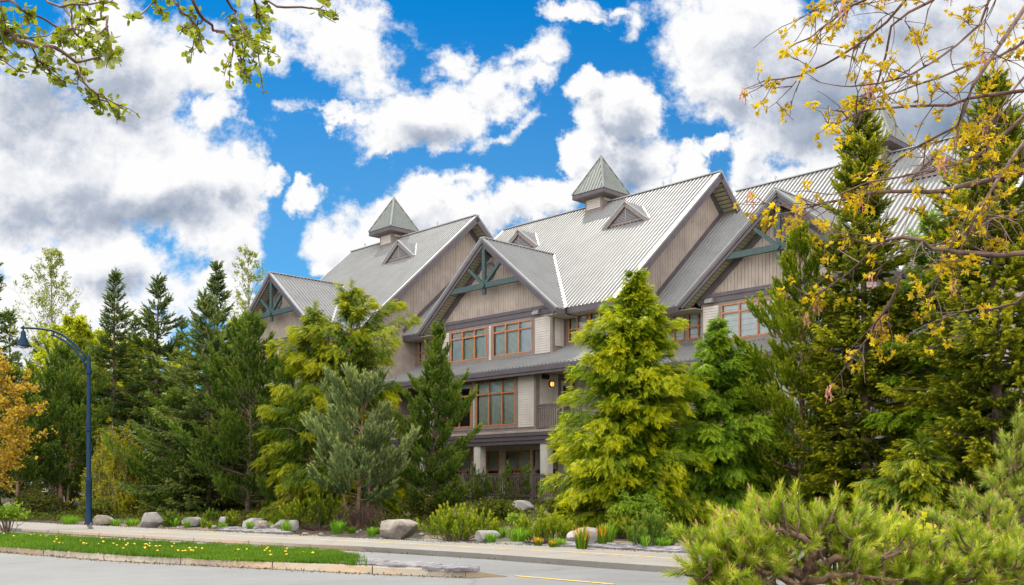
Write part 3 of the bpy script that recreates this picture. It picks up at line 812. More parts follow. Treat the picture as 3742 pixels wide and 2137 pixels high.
def ground_mat():
    m, t, out = mat_new('garden_earth')
    b = t.new("ShaderNodeBsdfPrincipled"); t.l.new(b.outputs[0], out.inputs[0]); b.inputs["Roughness"].default_value = .95
    tc = t.new("ShaderNodeTexCoord").outputs["Object"]
    f = t.step(t.noise(tc, 1.1, 8, .65), .35, .7); g = t.step(t.noise(tc, .35, 5, .6), .45, .62); h = t.noise(tc, 26, 4, .7)
    c = t.mix(f, lin(.105, .072, .048), lin(.20, .15, .105)); c = t.mix(g, c, lin(.065, .085, .025))
    c = t.mix(1.0, c, t.math('MULTIPLY_ADD', h, 1.1, .4), blend='MULTIPLY'); t.l.new(c, b.inputs["Base Color"])
    bn = t.new("ShaderNodeBump"); bn.inputs["Strength"].default_value = 1; bn.inputs["Distance"].default_value = .05
    t.l.new(t.noise(tc, 14, 8, .7), bn.inputs["Height"]); t.l.new(bn.outputs[0], b.inputs["Normal"]); return m
M['earth'] = ground_mat()
def asphalt_mat():
    m, t, out = mat_new('road_asphalt')
    b = t.new("ShaderNodeBsdfPrincipled"); t.l.new(b.outputs[0], out.inputs[0]); b.inputs["Roughness"].default_value = .75
    tc = t.new("ShaderNodeTexCoord").outputs["Object"]
    f = t.step(t.noise(tc, .22, 6, .6), .3, .7); h = t.noise(tc, 20, 6, .85); s = t.noise(tc, 5, 6, .7)
    c = t.mix(f, lin(.118, .120, .122), lin(.152, .154, .153)); c = t.mix(1.0, c, t.math('MULTIPLY_ADD', h, .95, .52), blend='MULTIPLY')
    c = t.mix(t.step(s, .60, .78, 0, .30), c, lin(.11, .112, .116))
    c = t.mix(1.0, c, t.math('MULTIPLY_ADD', t.noise(tc, 1.6, 7, .7), .5, .75), blend='MULTIPLY')
    al = t.new("ShaderNodeMapping"); al.inputs["Rotation"].default_value = (0, 0, math.atan2(NX, NY)); al.inputs["Scale"].default_value = (.05, 1.1, 1); t.l.new(tc, al.inputs[0])
    c = t.mix(t.step(t.noise(al.outputs[0], 1.0, 4, .6), .48, .66, 0, .28), c, lin(.105, .108, .112))   # tyre-worn bands along the road
    cr = t.new("ShaderNodeTexVoronoi", feature='DISTANCE_TO_EDGE'); cr.inputs["Scale"].default_value = .16
    t.l.new(t.vmath('ADD', tc, t.vmath('SCALE', t.noise(tc, .9, 7, .7, out=1), 1.6)), cr.inputs["Vector"])
    c = t.mix(t.step(cr.outputs[0], .0, .006, .7, 0), c, lin(.045, .046, .05)); t.l.new(c, b.inputs["Base Color"])
    bn = t.new("ShaderNodeBump"); bn.inputs["Strength"].default_value = .5; bn.inputs["Distance"].default_value = .01
    t.l.new(h, bn.inputs["Height"]); t.l.new(bn.outputs[0], b.inputs["Normal"]); return m
M['asphalt'] = asphalt_mat()
def pathmat():
    m, t, out = mat_new('path_asphalt')
    b = t.new("ShaderNodeBsdfPrincipled"); t.l.new(b.outputs[0], out.inputs[0]); b.inputs["Roughness"].default_value = .8
    tc = t.new("ShaderNodeTexCoord").outputs["Object"]
    f = t.step(t.noise(tc, .3, 6, .65), .3, .72); h = t.noise(tc, 30, 4, .7)
    c = t.mix(f, lin(.172, .160, .142), lin(.212, .198, .175)); c = t.mix(1.0, c, t.math('MULTIPLY_ADD', h, .7, .65), blend='MULTIPLY'); c = t.mix(1.0, c, t.math('MULTIPLY_ADD', t.noise(tc, 1.3, 7, .72), .55, .72), blend='MULTIPLY')
    cr = t.new("ShaderNodeTexVoronoi", feature='DISTANCE_TO_EDGE'); cr.inputs["Scale"].default_value = .22
    t.l.new(t.vmath('ADD', tc, t.vmath('SCALE', t.noise(tc, 1.2, 6, .7, out=1), .9)), cr.inputs["Vector"])
    c = t.mix(t.step(cr.outputs[0], .0, .006, .55, 0), c, lin(.08, .073, .066)); t.l.new(c, b.inputs["Base Color"]); return m
M['path'] = pathmat()
def kerbmat():
    m, t, out = mat_new('kerb_concrete')
    b = t.new("ShaderNodeBsdfPrincipled"); t.l.new(b.outputs[0], out.inputs[0]); b.inputs["Roughness"].default_value = .85
    tc = t.new("ShaderNodeTexCoord").outputs["Object"]
    f = t.step(t.noise(tc, .45, 6, .7), .42, .62); h = t.noise(tc, 40, 4, .7); st = t.step(t.noise(tc, 2.0, 7, .75), .5, .72, 0, .5)
    c = t.mix(f, lin(.25, .22, .17), lin(.29, .205, .125)); c = t.mix(st, c, lin(.16, .095, .05))
    c = t.mix(1.0, c, t.math('MULTIPLY_ADD', h, .8, .6), blend='MULTIPLY'); t.l.new(c, b.inputs["Base Color"])
    bn = t.new("ShaderNodeBump"); bn.inputs["Strength"].default_value = .6; bn.inputs["Distance"].default_value = .012
    t.l.new(h, bn.inputs["Height"]); t.l.new(bn.outputs[0], b.inputs["Normal"]); return m
M['kerb'] = kerbmat()
M['yellow'] = pbr('faded_yellow_paint', lin(.62, .43, .10), .8, var=.18, scale=7)
M['slate'] = pbr('split_slate', lin(.20, .19, .205), .8, var=.25, scale=4, bump=.8, bscale=14)

# one sheet to the horizon, finer near the garden
def build_ground():
    ns = [-60, -20, 0, 8]+[20, 24.6, 25.0]+[25.3+.45*i for i in range(30)]+[40, 43, 47, 52, 60, 75, 100, 160, 300, 900]
    ms = [-900, -300, -150, -90]+[-70+1.2*i for i in range(88)]+[40, 55, 90, 200, 500, 900]
    v = []; f = []
    for n in ns:
        for q in ms:
            x, y = NX*n+NY*q, NY*n-NX*q
            v.append((x, y, -.03 if n < 25.2 else hz(x, y)-.02))
    W = len(ms)
    for i in range(len(ns)-1):
        for j in range(W-1): f.append((i*W+j, i*W+j+1, (i+1)*W+j+1, (i+1)*W+j))
    mb = MB(); mb.v = v; mb.f = f; mb.m = [0]*len(f)
    o = mb.build("ground", M['earth'], smooth=True)
    if o.data.polygons[0].normal.z < 0: o.data.flip_normals()
    tag(o, kind="structure")
build_ground()
def rn(n, q): return (NX*n+NY*q, NY*n-NX*q)
sheet("road", [rn(7.5, -160), rn(7.5, 70), rn(24.6, 70), rn(24.6, -160)], .0, M['asphalt'])
KH = .12
far = [(-900, 1270), (0, 1296), (545, 1322.6), (1022, 1345), (1499, 1365.3), (1690, 1376.3), (2100, 1396), (2700, 1420)]
jt = [(-900, 1283), (53, 1315.8), (545, 1341.5), (1022, 1367.5), (1200, 1378)]
gut = [(-900, 1290), (54, 1324.8), (545, 1353), (1022, 1379.7), (1200, 1390), (1499, 1409.2), (1690, 1422.3), (2100, 1448), (2700, 1490)]
F = [gp(*p, KH) for p in far]; J = [gp(*p, KH) for p in jt]; G_ = [gp(*p, 0.0) for p in gut]
wide = [gp(p[0], p[1]-4, KH*.6) for p in gut[5:]]
sheet("path", F+wide[::-1]+J[::-1], lambda x, y: KH, M['path'], th=.3)
# rolled kerb between path and gutter
def strip(mb, A, B, za, zb, gap_every=0, mi=0):
    """sloped strip between two polylines, in blocks"""
    K = len(A)
    L = [0]
    for i in range(K-1): L.append(L[-1]+math.dist(A[i], A[i+1]))
    def sample(P, d):
        for i in range(K-1):
            if d <= L[i+1] or i == K-2:
                f = (d-L[i])/(L[i+1]-L[i]); return (P[i][0]+(P[i+1][0]-P[i][0])*f, P[i][1]+(P[i+1][1]-P[i][1])*f)
    d = 0; st = gap_every or L[-1]
    while d < L[-1]-.05:
        e = min(d+st, L[-1]); g = .012 if gap_every else 0
        k = max(1, int((e-d)/.8)); top = []; bot = []; 
        for i in range(k+1):
            q = d+g+(e-d-2*g)*i/k; a = sample(A, q); b = sample(B, q)
            top.append((a[0], a[1], za)); bot.append((b[0], b[1], zb))
        midp = [((a[0]*.55+b[0]*.45), (a[1]*.55+b[1]*.45), za*.82+zb*.18) for a, b in zip(top, bot)]
        lo = [(a[0], a[1], -.2) for a in bot]; lt = [(a[0], a[1], -.2) for a in top]
        n = k+1; vs = top+midp+bot+lo+lt
        fs = []
        for i in range(k):
            for r in range(4): fs.append((r*n+i, (r+1)*n+i, (r+1)*n+i+1, r*n+i+1))
        fs += [(0, 4*n, 3*n, 2*n, n), (k, n+k, 2*n+k, 3*n+k, 4*n+k)]
        mb.add(vs, fs, mi); d = e
mb = MB(); strip(mb, J[1:], [gp(*p, 0.0) for p in gut[1:5]], KH+.002, .03, 2.6)
tag(mb.build("path_kerb", M['kerb']), kind="structure")
# yellow lines
yl = [(300, 1321.5), (477, 1328.6), (1022, 1354), (1499, 1378.8), (1690, 1391.2), (2000, 1411)]
def ribbon(name, pts, w, z, m):
    mb = MB(); P = [Vector((*gp(*p, z), z+.004)) for p in pts]
    for i in range(len(P)-1):
        d = (P[i+1]-P[i]).normalized(); s = Vector((-d.y, d.x, 0))*w/2
        mb.add([P[i]-s, P[i+1]-s, P[i+1]+s, P[i]+s], [(0, 1, 2, 3)])
    o = mb.build(name, m)
    if o.data.polygons[0].normal.z < 0: o.data.flip_normals()
    return tag(o, kind="structure")
ribbon("path_marking", yl, .10, KH, M['yellow'])
ribbon("road_marking", [(1285, 1434), (1480, 1450.5), (1530, 1454.8)], .10, .004, M['yellow'])
# planted median with a rolled kerb
MH = .14
mk = [(-700, 1325), (0, 1360), (272, 1378), (545, 1392), (818, 1401.6), (954, 1410), (1100, 1415.2), (1160, 1418.5)]
mo = [(-700, 1336), (0, 1375), (272, 1397.4), (545, 1411), (818, 1425), (954, 1431.5), (1100, 1437.2), (1160, 1438.4)]
mf = [(-700, 1318), (0, 1331), (272, 1342), (545, 1360), (818, 1378.5), (954, 1397), (1100, 1408), (1160, 1413.8)]
A = [gp(*p, MH) for p in mk]; B = [gp(*p, 0) for p in mo]; Fm = [gp(*p, MH) for p in mf]
mb = MB(); strip(mb, A, B, MH, .015, 2.45)
tip = gp(1264, 1436.3, 0); e0 = A[-1]; e1 = B[-1]; e2 = Fm[-1]
mb.add([(*e0, MH), (*e1, .015), (*tip, .012), (*e2, MH*.8), (*e1, -.1), (*tip, -.1), (*e2, -.1)], [(0, 1, 2), (0, 2, 3), (1, 4, 5, 2), (2, 5, 6, 3)])
tag(mb.build("median_kerb", M['kerb']), kind="structure")
tag(sheet("median", A+Fm[::-1], MH-.01, M['earth'], th=.2), kind="structure")
# slate paving at the median's end
rng = np.random.default_rng(5)
mb = MB(); m0, m1 = 818, 1165
for i in range(74):
    q = m0+(m1-m0)*rng.random(); 
    near = np.interp(q, [p[0] for p in mk], [p[1] for p in mk]); fr = np.interp(q, [p[0] for p in mf], [p[1] for p in mf])
    if q < 900 and rng.random() < .5: continue
    f = .08+.84*rng.random(); c = gp(q, fr+(near-fr)*f, MH); r = .12+.16*rng.random(); k = rng.integers(5, 8); a0 = rng.random()*6
    ring = [(c[0]+r*(.7+.5*rng.random())*math.cos(a0+6.283*j/k)*1.5, c[1]+r*(.7+.5*rng.random())*math.sin(a0+6.283*j/k), MH+.012+.02*rng.random()) for j in range(k)]
    mb.add(ring+[(x, y, z-.05) for x, y, z in ring], [list(range(k))]+[(j, k+j, k+(j+1) % k, (j+1) % k) for j in range(k)])
tag(mb.build("slate_paving", M['slate']), kind="structure")
# slate edging by the path on the right
for (x0, x1, y0, y1, nm) in ((1410, 1700, 1352, 1369, "slate_edging"), (560, 700, 1307, 1322, "slate_edging")):
    mb = MB()
    for i in range(46):
        q = x0+(x1-x0)*rng.random(); yb = np.interp(q, [p[0] for p in far], [p[1] for p in far])-1.5-rng.random()*11*(1 if x0 > 1000 else .8)
        c = gp(q, yb, KH); r = .15+.2*rng.random(); k = 6
        ring = [(c[0]+r*(.7+.5*rng.random())*math.cos(6.283*j/k)*1.6, c[1]+r*(.6+.4*rng.random())*math.sin(6.283*j/k), KH+.01+.05*rng.random()) for j in range(k)]
        mb.add(ring+[(x, y, z-.1) for x, y, z in ring], [list(range(k))]+[(j, k+j, k+(j+1) % k, (j+1) % k) for j in range(k)])
    tag(mb.build(nm, M['slate']), kind="structure")
# lawn blades
M['grass'] = foliage('lawn_grass', lin(.04, .095, .002), lin(.088, .185, .003), lin(.19, .31, .010), trans=.35, gloss=.03)
def lawn():
    rng = np.random.default_rng(11)
    N = 120000; q = rng.uniform(-330, 915, N)
    q = np.where(rng.random(N) < .25, rng.uniform(300, 915, N), q)
    near = np.interp(q, [p[0] for p in mk], [p[1] for p in mk]); fr = np.interp(q, [p[0] for p in mf], [p[1] for p in mf])
    # interpolate on the ground, not in the picture
    a = np.stack([np.interp(q, [p[0] for p in mk], [c[i] for c in A]) for i in (0, 1)], 1)
    b = np.stack([np.interp(q, [p[0] for p in mf], [c[i] for c in Fm]) for i in (0, 1)], 1)
    f = rng.random(N)[:, None]*1.07-.035
    edge = np.clip((900-q)/60, 0, 1)
    bare = np.sin(q*.031+f[:, 0]*5)+np.sin(q*.083-f[:, 0]*3) > 1.55
    keep = ~(bare & (rng.random(N) < .55)) & (rng.random(N) < np.clip(edge+.12*(rng.random(N) < .3), 0, 1))
    c = (a+(b-a)*f)[keep]; n = len(c)
    h = rng.uniform(.035, .105, n)*(1+.35*np.sin(c[:, 0]*1.3+c[:, 1]*.9)+.25*np.sin(c[:, 0]*4.1-c[:, 1]*3.3)); an = rng.uniform(0, 6.283, n); w = .012
    P = np.zeros((n, 3, 3)); base = np.concatenate([c, np.full((n, 1), MH-.01)], 1)
    dx = np.stack([np.cos(an)*w, np.sin(an)*w, np.zeros(n)], 1)
    P[:, 0] = base-dx; P[:, 1] = base+dx
    P[:, 2] = base+np.stack([rng.normal(0, .022, n), rng.normal(0, .022, n), h], 1)
    patch = .5+.5*np.sin(c[:, 0]*.8+np.sin(c[:, 1]*1.7))
    tag(poly_mesh("lawn_grass", P, np.clip(rng.normal(.42, .16, n)+.2*(patch-.5), 0, 1), M['grass']), "bright green mown grass on the road's median strip", "grass", None, "stuff")
lawn()
# dandelions, each one an object
M['petal'] = pbr('dandelion_yellow', lin(.85, .56, .02), .6, var=.08)
M['stem'] = pbr('green_stem', lin(.10, .2, .04), .7)
mb = MB(); mb.tube([(0, 0, 0), (.006, 0, .05), (.004, .004, .10)], [.006, .005, .005], 5, 1); mb.lathe([(.0, .092), (.022, .098), (.036, .112), (.033, .124), (.016, .130), (.0, .131)], (.004, .004, 0), 10)
dl0 = None
rng = np.random.default_rng(3)
spots = [(10, .75), (38, .55)]+[(c_+rng.normal(0, 16), min(.9, max(.08, g_+rng.normal(0, .13)))) for c_, g_ in [(115, .8), (160, .3), (205, .3), (262, .35), (300, .6), (318, .3), (370, .28), (395, .4), (430, .5), (455, .3), (480, .25)] for _ in range(4)]+[(560+300*rng.random(), rng.uniform(.1, .9)) for _ in range(12)]
for i, (q, f) in enumerate(spots):
    if dl0 is None: o = dl0 = mb.build("dandelion", [M['petal'], M['stem']])
    else: o = dl0.copy(); COL.objects.link(o)
    a = [np.interp(q, [p[0] for p in mk], [c[i_] for c in A]) for i_ in (0, 1)]; b = [np.interp(q, [p[0] for p in mf], [c[i_] for c in Fm]) for i_ in (0, 1)]
    o.location = (a[0]+(b[0]-a[0])*f, a[1]+(b[1]-a[1])*f, MH-.01); o.rotation_euler = (0, 0, rng.random()*6); s = rng.uniform(.5, .95); o.scale = (s, s, rng.uniform(.75, 1.1))
    tag(o, "small yellow dandelion in bloom in the median lawn", "dandelion", "dandelions in the median lawn")
# ------------------------------------------------------------------ street lamp
def lamp():
    b = gp(221, 1306.5, .1); Y = b[1]
    r = empty("street_lamp", (b[0], Y, .10)); tag(r, "tall dark blue street lamp post with a curved arm and hanging bell lamp", "street lamp")
    zz = lambda py: EYE+(HOR-py*1.4675)/FPX*Y-.10
    xx = lambda px: (px*1.4675-CXP)/FPX*Y-b[0]
    m = MB(); m.lathe([(.20, 0), (.20, .06), (.145, .10), (.14, .22), (.122, .26), (.122, 1.70), (.135, 1.74), (.135, 1.82), (.092, 1.9), (.088, 4.3), (.080, 4.35), (.078, zz(888)-.05), (.068, zz(886)), (.0, zz(885)+.03)], n=16)
    m.build("pole", M['lamp'], r, True)
    m = MB(); m.box(-.24, .24, -.24, .24, -.08, .02); m.build("base_plate", M['concrete'], r)
    for a in (.8, 2.4, 3.9, 5.5): m = MB(); m.lathe([(.025, .02), (.025, .09), (0, .1)], (.21*math.cos(a), .21*math.sin(a), 0), 6); m.build("anchor_bolt", M['vent'], r)
    for z in (zz(926), zz(1068)): m = MB(); m.lathe([(.09, -.10), (.125, -.08), (.125, -.03), (.10, 0), (.12, .03), (.12, .07), (.09, .1)], (0, 0, z), 16); m.build("collar", M['lamp'], r, True)
    m = MB(); up = [(222, 902), (205, 878), (180, 852), (155, 833), (130, 823), (95, 818), (52, 816)]
    m.tube([(xx(p[0]), 0, zz(p[1])) for p in up], [.045]*6+[.04], 8); lo = [(222, 928), (205, 895), (185, 868), (160, 848), (138, 836), (128, 834)]
    m.tube([(xx(p[0]), 0, zz(p[1])) for p in lo], [.045]*6, 8)
    for p, q in (((213, 889), (206, 897)), ((136, 826), (132, 836))): m.tube([(xx(p[0]), 0, zz(p[1])), (xx(q[0]), 0, zz(q[1]))], [.035, .035], 6)
    m.build("arm", M['lamp'], r, True)
    hx, hz_ = xx(58), zz(817); HS = .86
    m = MB(); m.lathe([(.04, .10), (.06, .04), (.04, 0), (.04, -.10), (.10, -.16), (.12, -.40), (.16, -.48), (.22, -.60), (.27, -.74), (.33, -.80), (.33, -.83), (.26, -.83)], (hx, 0, hz_), 18); m.v = [(hx+(a-hx)*HS, b_*HS, hz_+(c-hz_)*HS) for a, b_, c in m.v]
    h = m.build("lamp_shade", M['lamp'], r, True)
    m = MB(); m.lathe([(.27, -.80), (.24, -.88), (.12, -.93), (0, -.94)], (hx, 0, hz_), 16); m.v = [(hx+(a-hx)*HS, b_*HS, hz_+(c-hz_)*HS) for a, b_, c in m.v]; m.build("lamp_glass", M['glass'], h, True)
lamp()
# ------------------------------------------------------------------ vegetation
def unit_rows(v):
    return v/np.maximum(np.linalg.norm(v, axis=-1, keepdims=True), 1e-9)
def frames(zdir, rng, hint=None):
    """(N,3,3) rotation matrices whose columns are x,y,z with z along zdir"""
    z = unit_rows(np.asarray(zdir, float)); h = rng.normal(size=z.shape) if hint is None else np.asarray(hint, float)
    x = unit_rows(h-z*np.sum(h*z, 1, keepdims=True)); y = np.cross(z, x)
    return np.stack([x, y, z], 2)
def place(T, R, pos, scale):
    """T (F,k,3) template faces onto N frames"""
    V = np.einsum('nij,fkj->nfki', R, T)*np.asarray(scale)[:, None, None, None]+np.asarray(pos)[:, None, None, :]
    return V.reshape(-1, T.shape[1], 3)

def tuft_template(n, L, nl, w, spread, seed, tipspike=True):
    """bottle-brush shoot along z: n needles as slim triangles; tint offset per needle"""
    r = np.random.default_rng(seed); F = []; tn = []
    for i in range(n):
        z0 = L*(i+.5)/n*.92; an = r.random()*6.283; sp = spread*(1-.35*z0/L)*r.uniform(.8, 1.2)
        d = np.array([math.cos(an)*math.sin(sp), math.sin(an)*math.sin(sp), math.cos(sp)]); l = nl*r.uniform(.8, 1.15)
        s = np.array([-math.sin(an), math.cos(an), 0])*w/2; o = np.array([0, 0, z0])
        F.append([o-s, o+s, o+d*l]); tn.append((z0/L-.5)*.26+r.normal(0, .05))
    if tipspike:
        for an in (0, 2.1, 4.2):
            s = np.array([math.cos(an), math.sin(an), 0])*w*1.1; o = np.array([0, 0, L*.9])
            F.append([o-s, o+s, np.array([0, 0, L*1.22])]); tn.append(9.0)
    return np.array(F), np.array(tn)
def spray_template(n, L, wmax, droop, seed):
    """flat fan of scale-leaf sprays along x, in the xy plane, tip bending down (z)"""
    r = np.random.default_rng(seed); F = []; tn = []
    def pt(x, y): return np.array([x, y, -droop*(x/L)**2*L-abs(y)*.35])
    for i in range(n):
        x = L*(.06+.9*i/n); sg = 1 if i % 2 else -1; l = wmax*(1-.75*(i/n))*r.uniform(.75, 1.15)*(.55+.45*min(1, i/2.5))
        a = pt(x, 0); b = pt(x+l*.62, sg*l*.72); m1 = pt(x+l*.42, sg*l*.30); m2 = pt(x+l*.20, sg*l*.44)
        F.append([a, m1, b, m2]); tn.append(.22*(i/n-.5)+r.normal(0, .06)+.05)
    F.append([pt(L*.7, -.03*L), pt(L*.86, -.05*L), pt(L*1.08, 0), pt(L*.86, .05*L)]); tn.append(.2)
    return np.array(F), np.array(tn)
T_PINE = tuft_template(30, .26, .105, .030, .60, 1)
T_PINE_LONG = tuft_template(34, .28, .13, .026, .62, 2)
T_SPRUCE = tuft_template(22, .30, .075, .040, .85, 3, False)
T_SPRAY = spray_template(12, .30, .15, .50, 4)

def leafy(name, T, pos, dirs, scale, tint, mat, parent, rng, hint=None, flat=False):
    TF, tn = T
    if flat:                                                    # x along the direction, z near the hint
        z = unit_rows(np.asarray(hint, float)); x = unit_rows(np.asarray(dirs, float)); y = unit_rows(np.cross(z, x)); z = np.cross(x, y)
        R = np.stack([x, y, z], 2)
    else: R = frames(dirs, rng, hint)
    V = place(TF, R, pos, scale)
    tt = np.asarray(tint)[:, None]+tn[None, :]
    tt = np.where(tn[None, :] > 5, 1.0, np.clip(tt, 0, .88))
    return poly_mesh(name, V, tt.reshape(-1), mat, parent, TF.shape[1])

def prof(p, h): return np.interp(h, [q[0] for q in p], [q[1] for q in p])

def conifer(name, label, x, y, H, R, kind, mat, seed, profile, levels=26, per=6, dens=1.0, lean=(0, 0), trunks=None, bark='bark',
            h0=.04, lump=.22, size=1.0, group=None, lift=None, cat="tree", tint0=.42, crown_kind=None, leader=True, gap=.14, droop=-.26):
    rng = np.random.default_rng(seed)
    z0 = hz(x, y)-.08
    root = empty(name, (x, y, z0)); tag(root, label, cat, group)
    tr = MB(); r0 = .012*H+.03
    ax = lambda h: np.array([lean[0]*h+.10*math.sin(3*h+seed), lean[1]*h+.10*math.cos(2.3*h+seed), h*H])
    tr.tube([ax(q) for q in np.linspace(0, .985, 9)], list(np.linspace(r0, .012, 9)), 7)
    if trunks:
        for (dx, dy, hh) in trunks: tr.tube([(dx*.25, dy*.25, 0), (dx*.8, dy*.8, hh*.35), (dx, dy, hh)], [r0*.75, r0*.55, .03], 6)
    ps, ds, sc, ti, hn = [], [], [], [], []
    lumps = rng.uniform(1-lump, 1+lump*.6, (14, 10))
    for i in range(levels):
        h = h0+(1-h0)*((i+rng.uniform(-.4, .4))/levels)
        h = min(max(h, h0), .985)
        k = per+rng.integers(-1, 2); a0 = rng.random()*6.283
        for j in range(k):
            if rng.random() < gap and h < .9: continue
            an = a0+6.283*j/k+rng.normal(0, .28); h_ = min(.99, max(h0*.8, h+rng.normal(0, .35/levels)))
            lm = lumps[int(h_*13.9), int((an % 6.283)/6.2832*9.99)]
            L = max(.14, R*prof(profile, h_)*lm*rng.uniform(.68, 1.16))
            out = np.array([math.cos(an), math.sin(an), 0]); sd = np.array([-math.sin(an), math.cos(an), 0]); o = ax(h_)
            bt = rng.normal(0, .10); el = rng.normal(0, .13)
            if kind == 'spruce':
                rise = np.interp(h_, [0, .5, .8, 1], [-.42, -.18, .25, .9]); tip = .28
            elif kind == 'pine':
                rise = np.interp(h_, [0, .3, .7, 1], [.10, .30, .65, 1.5]) if lift is None else np.interp(h_, [0, .5, 1], lift); tip = .34
            else:
                rise = np.interp(h_, [0, .5, .9, 1], [.10, .55, 1.0, 1.6]) if lift is None else np.interp(h_, [0, .5, 1], lift); tip = droop
            rise += el
            bp = lambda f: o+out*(L*f*(1-.10*abs(rise)))+np.array([0, 0, L*(rise*f*(1-.25*f)+tip*f*f*f)])
            tr.tube([bp(0), bp(.45), bp(.95)], [.010*L+.010, .007*L+.007, .006], 4, cap=False)
            dr = unit_rows((bp(1)-bp(.7))[None])[0]
            if kind == 'spruce':
                n = max(9, int(L*30*dens))
                for q in range(n):
                    f = .14+.90*((q+rng.random())/n); sg = 1 if q % 2 else -1
                    ll = L*.36*(1.15-f)*rng.uniform(.2, 1.0)+.02
                    u = unit_rows((dr*.8+sd*sg*.9)[None])[0]
                    p = bp(min(f, 1.04))+u*ll*rng.uniform(.2, 1)-np.array([0, 0, .20*ll+.05*rng.random()])
                    d = u*.7+dr*.5+np.array([0, 0, -.45+.6*f*(h_ > .6)])+rng.normal(0, .2, 3)
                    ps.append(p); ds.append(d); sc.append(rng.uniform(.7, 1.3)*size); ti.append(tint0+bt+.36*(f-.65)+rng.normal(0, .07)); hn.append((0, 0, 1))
            elif kind == 'pine':
                n = max(8, int(L*34*dens*(1-.2*h_)))
                for q in range(n):
                    f = .30+.74*((q+rng.random())/n)**.7; sg = rng.uniform(-1, 1)
                    ll = L*.40*(1.22-f)*sg
                    p = bp(min(f, 1.03))+sd*ll+np.array([0, 0, rng.uniform(-.10, .20)*L*.6])
                    d = dr*.75+sd*sg*.55+np.array([0, 0, .62])+rng.normal(0, .25, 3)
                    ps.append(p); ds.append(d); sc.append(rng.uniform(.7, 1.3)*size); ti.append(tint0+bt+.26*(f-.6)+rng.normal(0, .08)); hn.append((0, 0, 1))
                for q in range(5):                               # the bough's leading shoots stand out of the outline
                    dd_ = dr*.6+np.array([0, 0, .8])+sd*rng.normal(0, .5); dd_ /= np.linalg.norm(dd_)
                    p = bp(rng.uniform(.85, 1.02))+sd*rng.normal(0, .10)*L; l = rng.uniform(.15, .38)
                    for e in (.0, .4, .8): ps.append(p+dd_*l*e); ds.append(dd_+rng.normal(0, .08, 3)); sc.append(.85*size); ti.append(tint0+bt+.14); hn.append((0, 0, 1))
            else:
                n = max(14, int(L*62*dens))
                for q in range(n):
                    f = .14+.92*((q+rng.random())/n); sg = 1 if q % 2 else -1
                    ll = L*.40*(1.16-f)*rng.uniform(0, 1)
                    p = bp(min(f, 1.03))+sd*sg*ll+np.array([0, 0, rng.uniform(-.22, .08)*L*.5])-np.array([0, 0, .25*ll])
                    d = dr*.8+sd*sg*rng.uniform(.1, .9)+out*.2+np.array([0, 0, rng.uniform(-.65, .30)+1.6*(droop+.26)])+rng.normal(0, .22, 3)
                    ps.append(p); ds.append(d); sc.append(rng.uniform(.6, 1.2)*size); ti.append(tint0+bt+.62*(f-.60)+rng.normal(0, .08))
                    hn.append(np.array([0, 0, 1.0])+out*rng.uniform(-.2, .9)+sd*sg*.5+rng.normal(0, .45, 3))
    if leader:
        for q in np.linspace(.93, 1.0, 7):
            for _ in range(3):
                ps.append(ax(q)+rng.normal(0, .02, 3)); d = rng.normal(0, .5, 3); d[2] = abs(d[2])+.9
                ds.append(d); sc.append(.8*size); ti.append(.5); hn.append(rng.normal(size=3))
    tr.build("trunk", M[bark], root, True)
    T = {'spruce': T_SPRUCE, 'pine': T_PINE, 'cedar': T_SPRAY}[kind] if crown_kind is None else crown_kind
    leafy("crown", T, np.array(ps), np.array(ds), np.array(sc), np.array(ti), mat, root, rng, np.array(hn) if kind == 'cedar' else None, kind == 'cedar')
    return root

G = lin
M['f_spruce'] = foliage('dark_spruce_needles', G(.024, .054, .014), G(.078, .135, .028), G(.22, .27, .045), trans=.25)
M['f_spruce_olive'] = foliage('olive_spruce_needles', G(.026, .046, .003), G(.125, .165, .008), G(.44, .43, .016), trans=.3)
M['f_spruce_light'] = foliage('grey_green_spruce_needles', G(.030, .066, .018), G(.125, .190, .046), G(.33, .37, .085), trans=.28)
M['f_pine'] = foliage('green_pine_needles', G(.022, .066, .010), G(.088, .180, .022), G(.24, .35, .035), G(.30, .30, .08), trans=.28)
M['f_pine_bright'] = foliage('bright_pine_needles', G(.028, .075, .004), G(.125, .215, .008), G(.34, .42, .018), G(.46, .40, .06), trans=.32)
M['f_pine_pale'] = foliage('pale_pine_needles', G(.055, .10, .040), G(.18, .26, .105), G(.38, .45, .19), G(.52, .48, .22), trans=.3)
M['f_cedar'] = foliage('yellow_green_cedar', G(.024, .062, .002), G(.115, .205, .003), G(.50, .50, .005), trans=.36)
M['f_cedar_olive'] = foliage('olive_gold_cedar', G(.022, .056, .002), G(.095, .165, .004), G(.38, .38, .006), trans=.36)
M['f_cedar_green'] = foliage('fresh_green_cedar', G(.022, .070, .004), G(.105, .220, .009), G(.32, .44, .02), trans=.36)
CONE = [(0, .62), (.06, .9), (.16, 1), (.4, .74), (.7, .40), (.9, .14), (1, .02)]
FULL = [(0, .7), (.1, 1), (.35, .95), (.55, .72), (.75, .42), (.9, .17), (1, .03)]
COLM = [(0, .75), (.1, .95), (.35, 1), (.6, .82), (.8, .5), (.92, .22), (1, .04)]
BROAD = [(0, .15), (.12, .5), (.25, .85), (.45, 1), (.65, .85), (.82, .5), (.95, .2), (1, .05)]

def tree_at(px, Y, top, width, **kw):
    """px: column of the stem, top: row of its tip, width: crown width, all in the 2550 wide view"""
    x = (px*1.4675-CXP)/FPX*Y
    H = EYE+(HOR-top*1.4675)/FPX*Y-hz(x, Y)+.08
    return dict(x=x, y=Y, H=H, R=width*1.4675/FPX*Y/2, **kw)
def grow(name, label, px, Y, top, width, **kw): return conifer(name, label, **tree_at(px, Y, top, width, **kw))

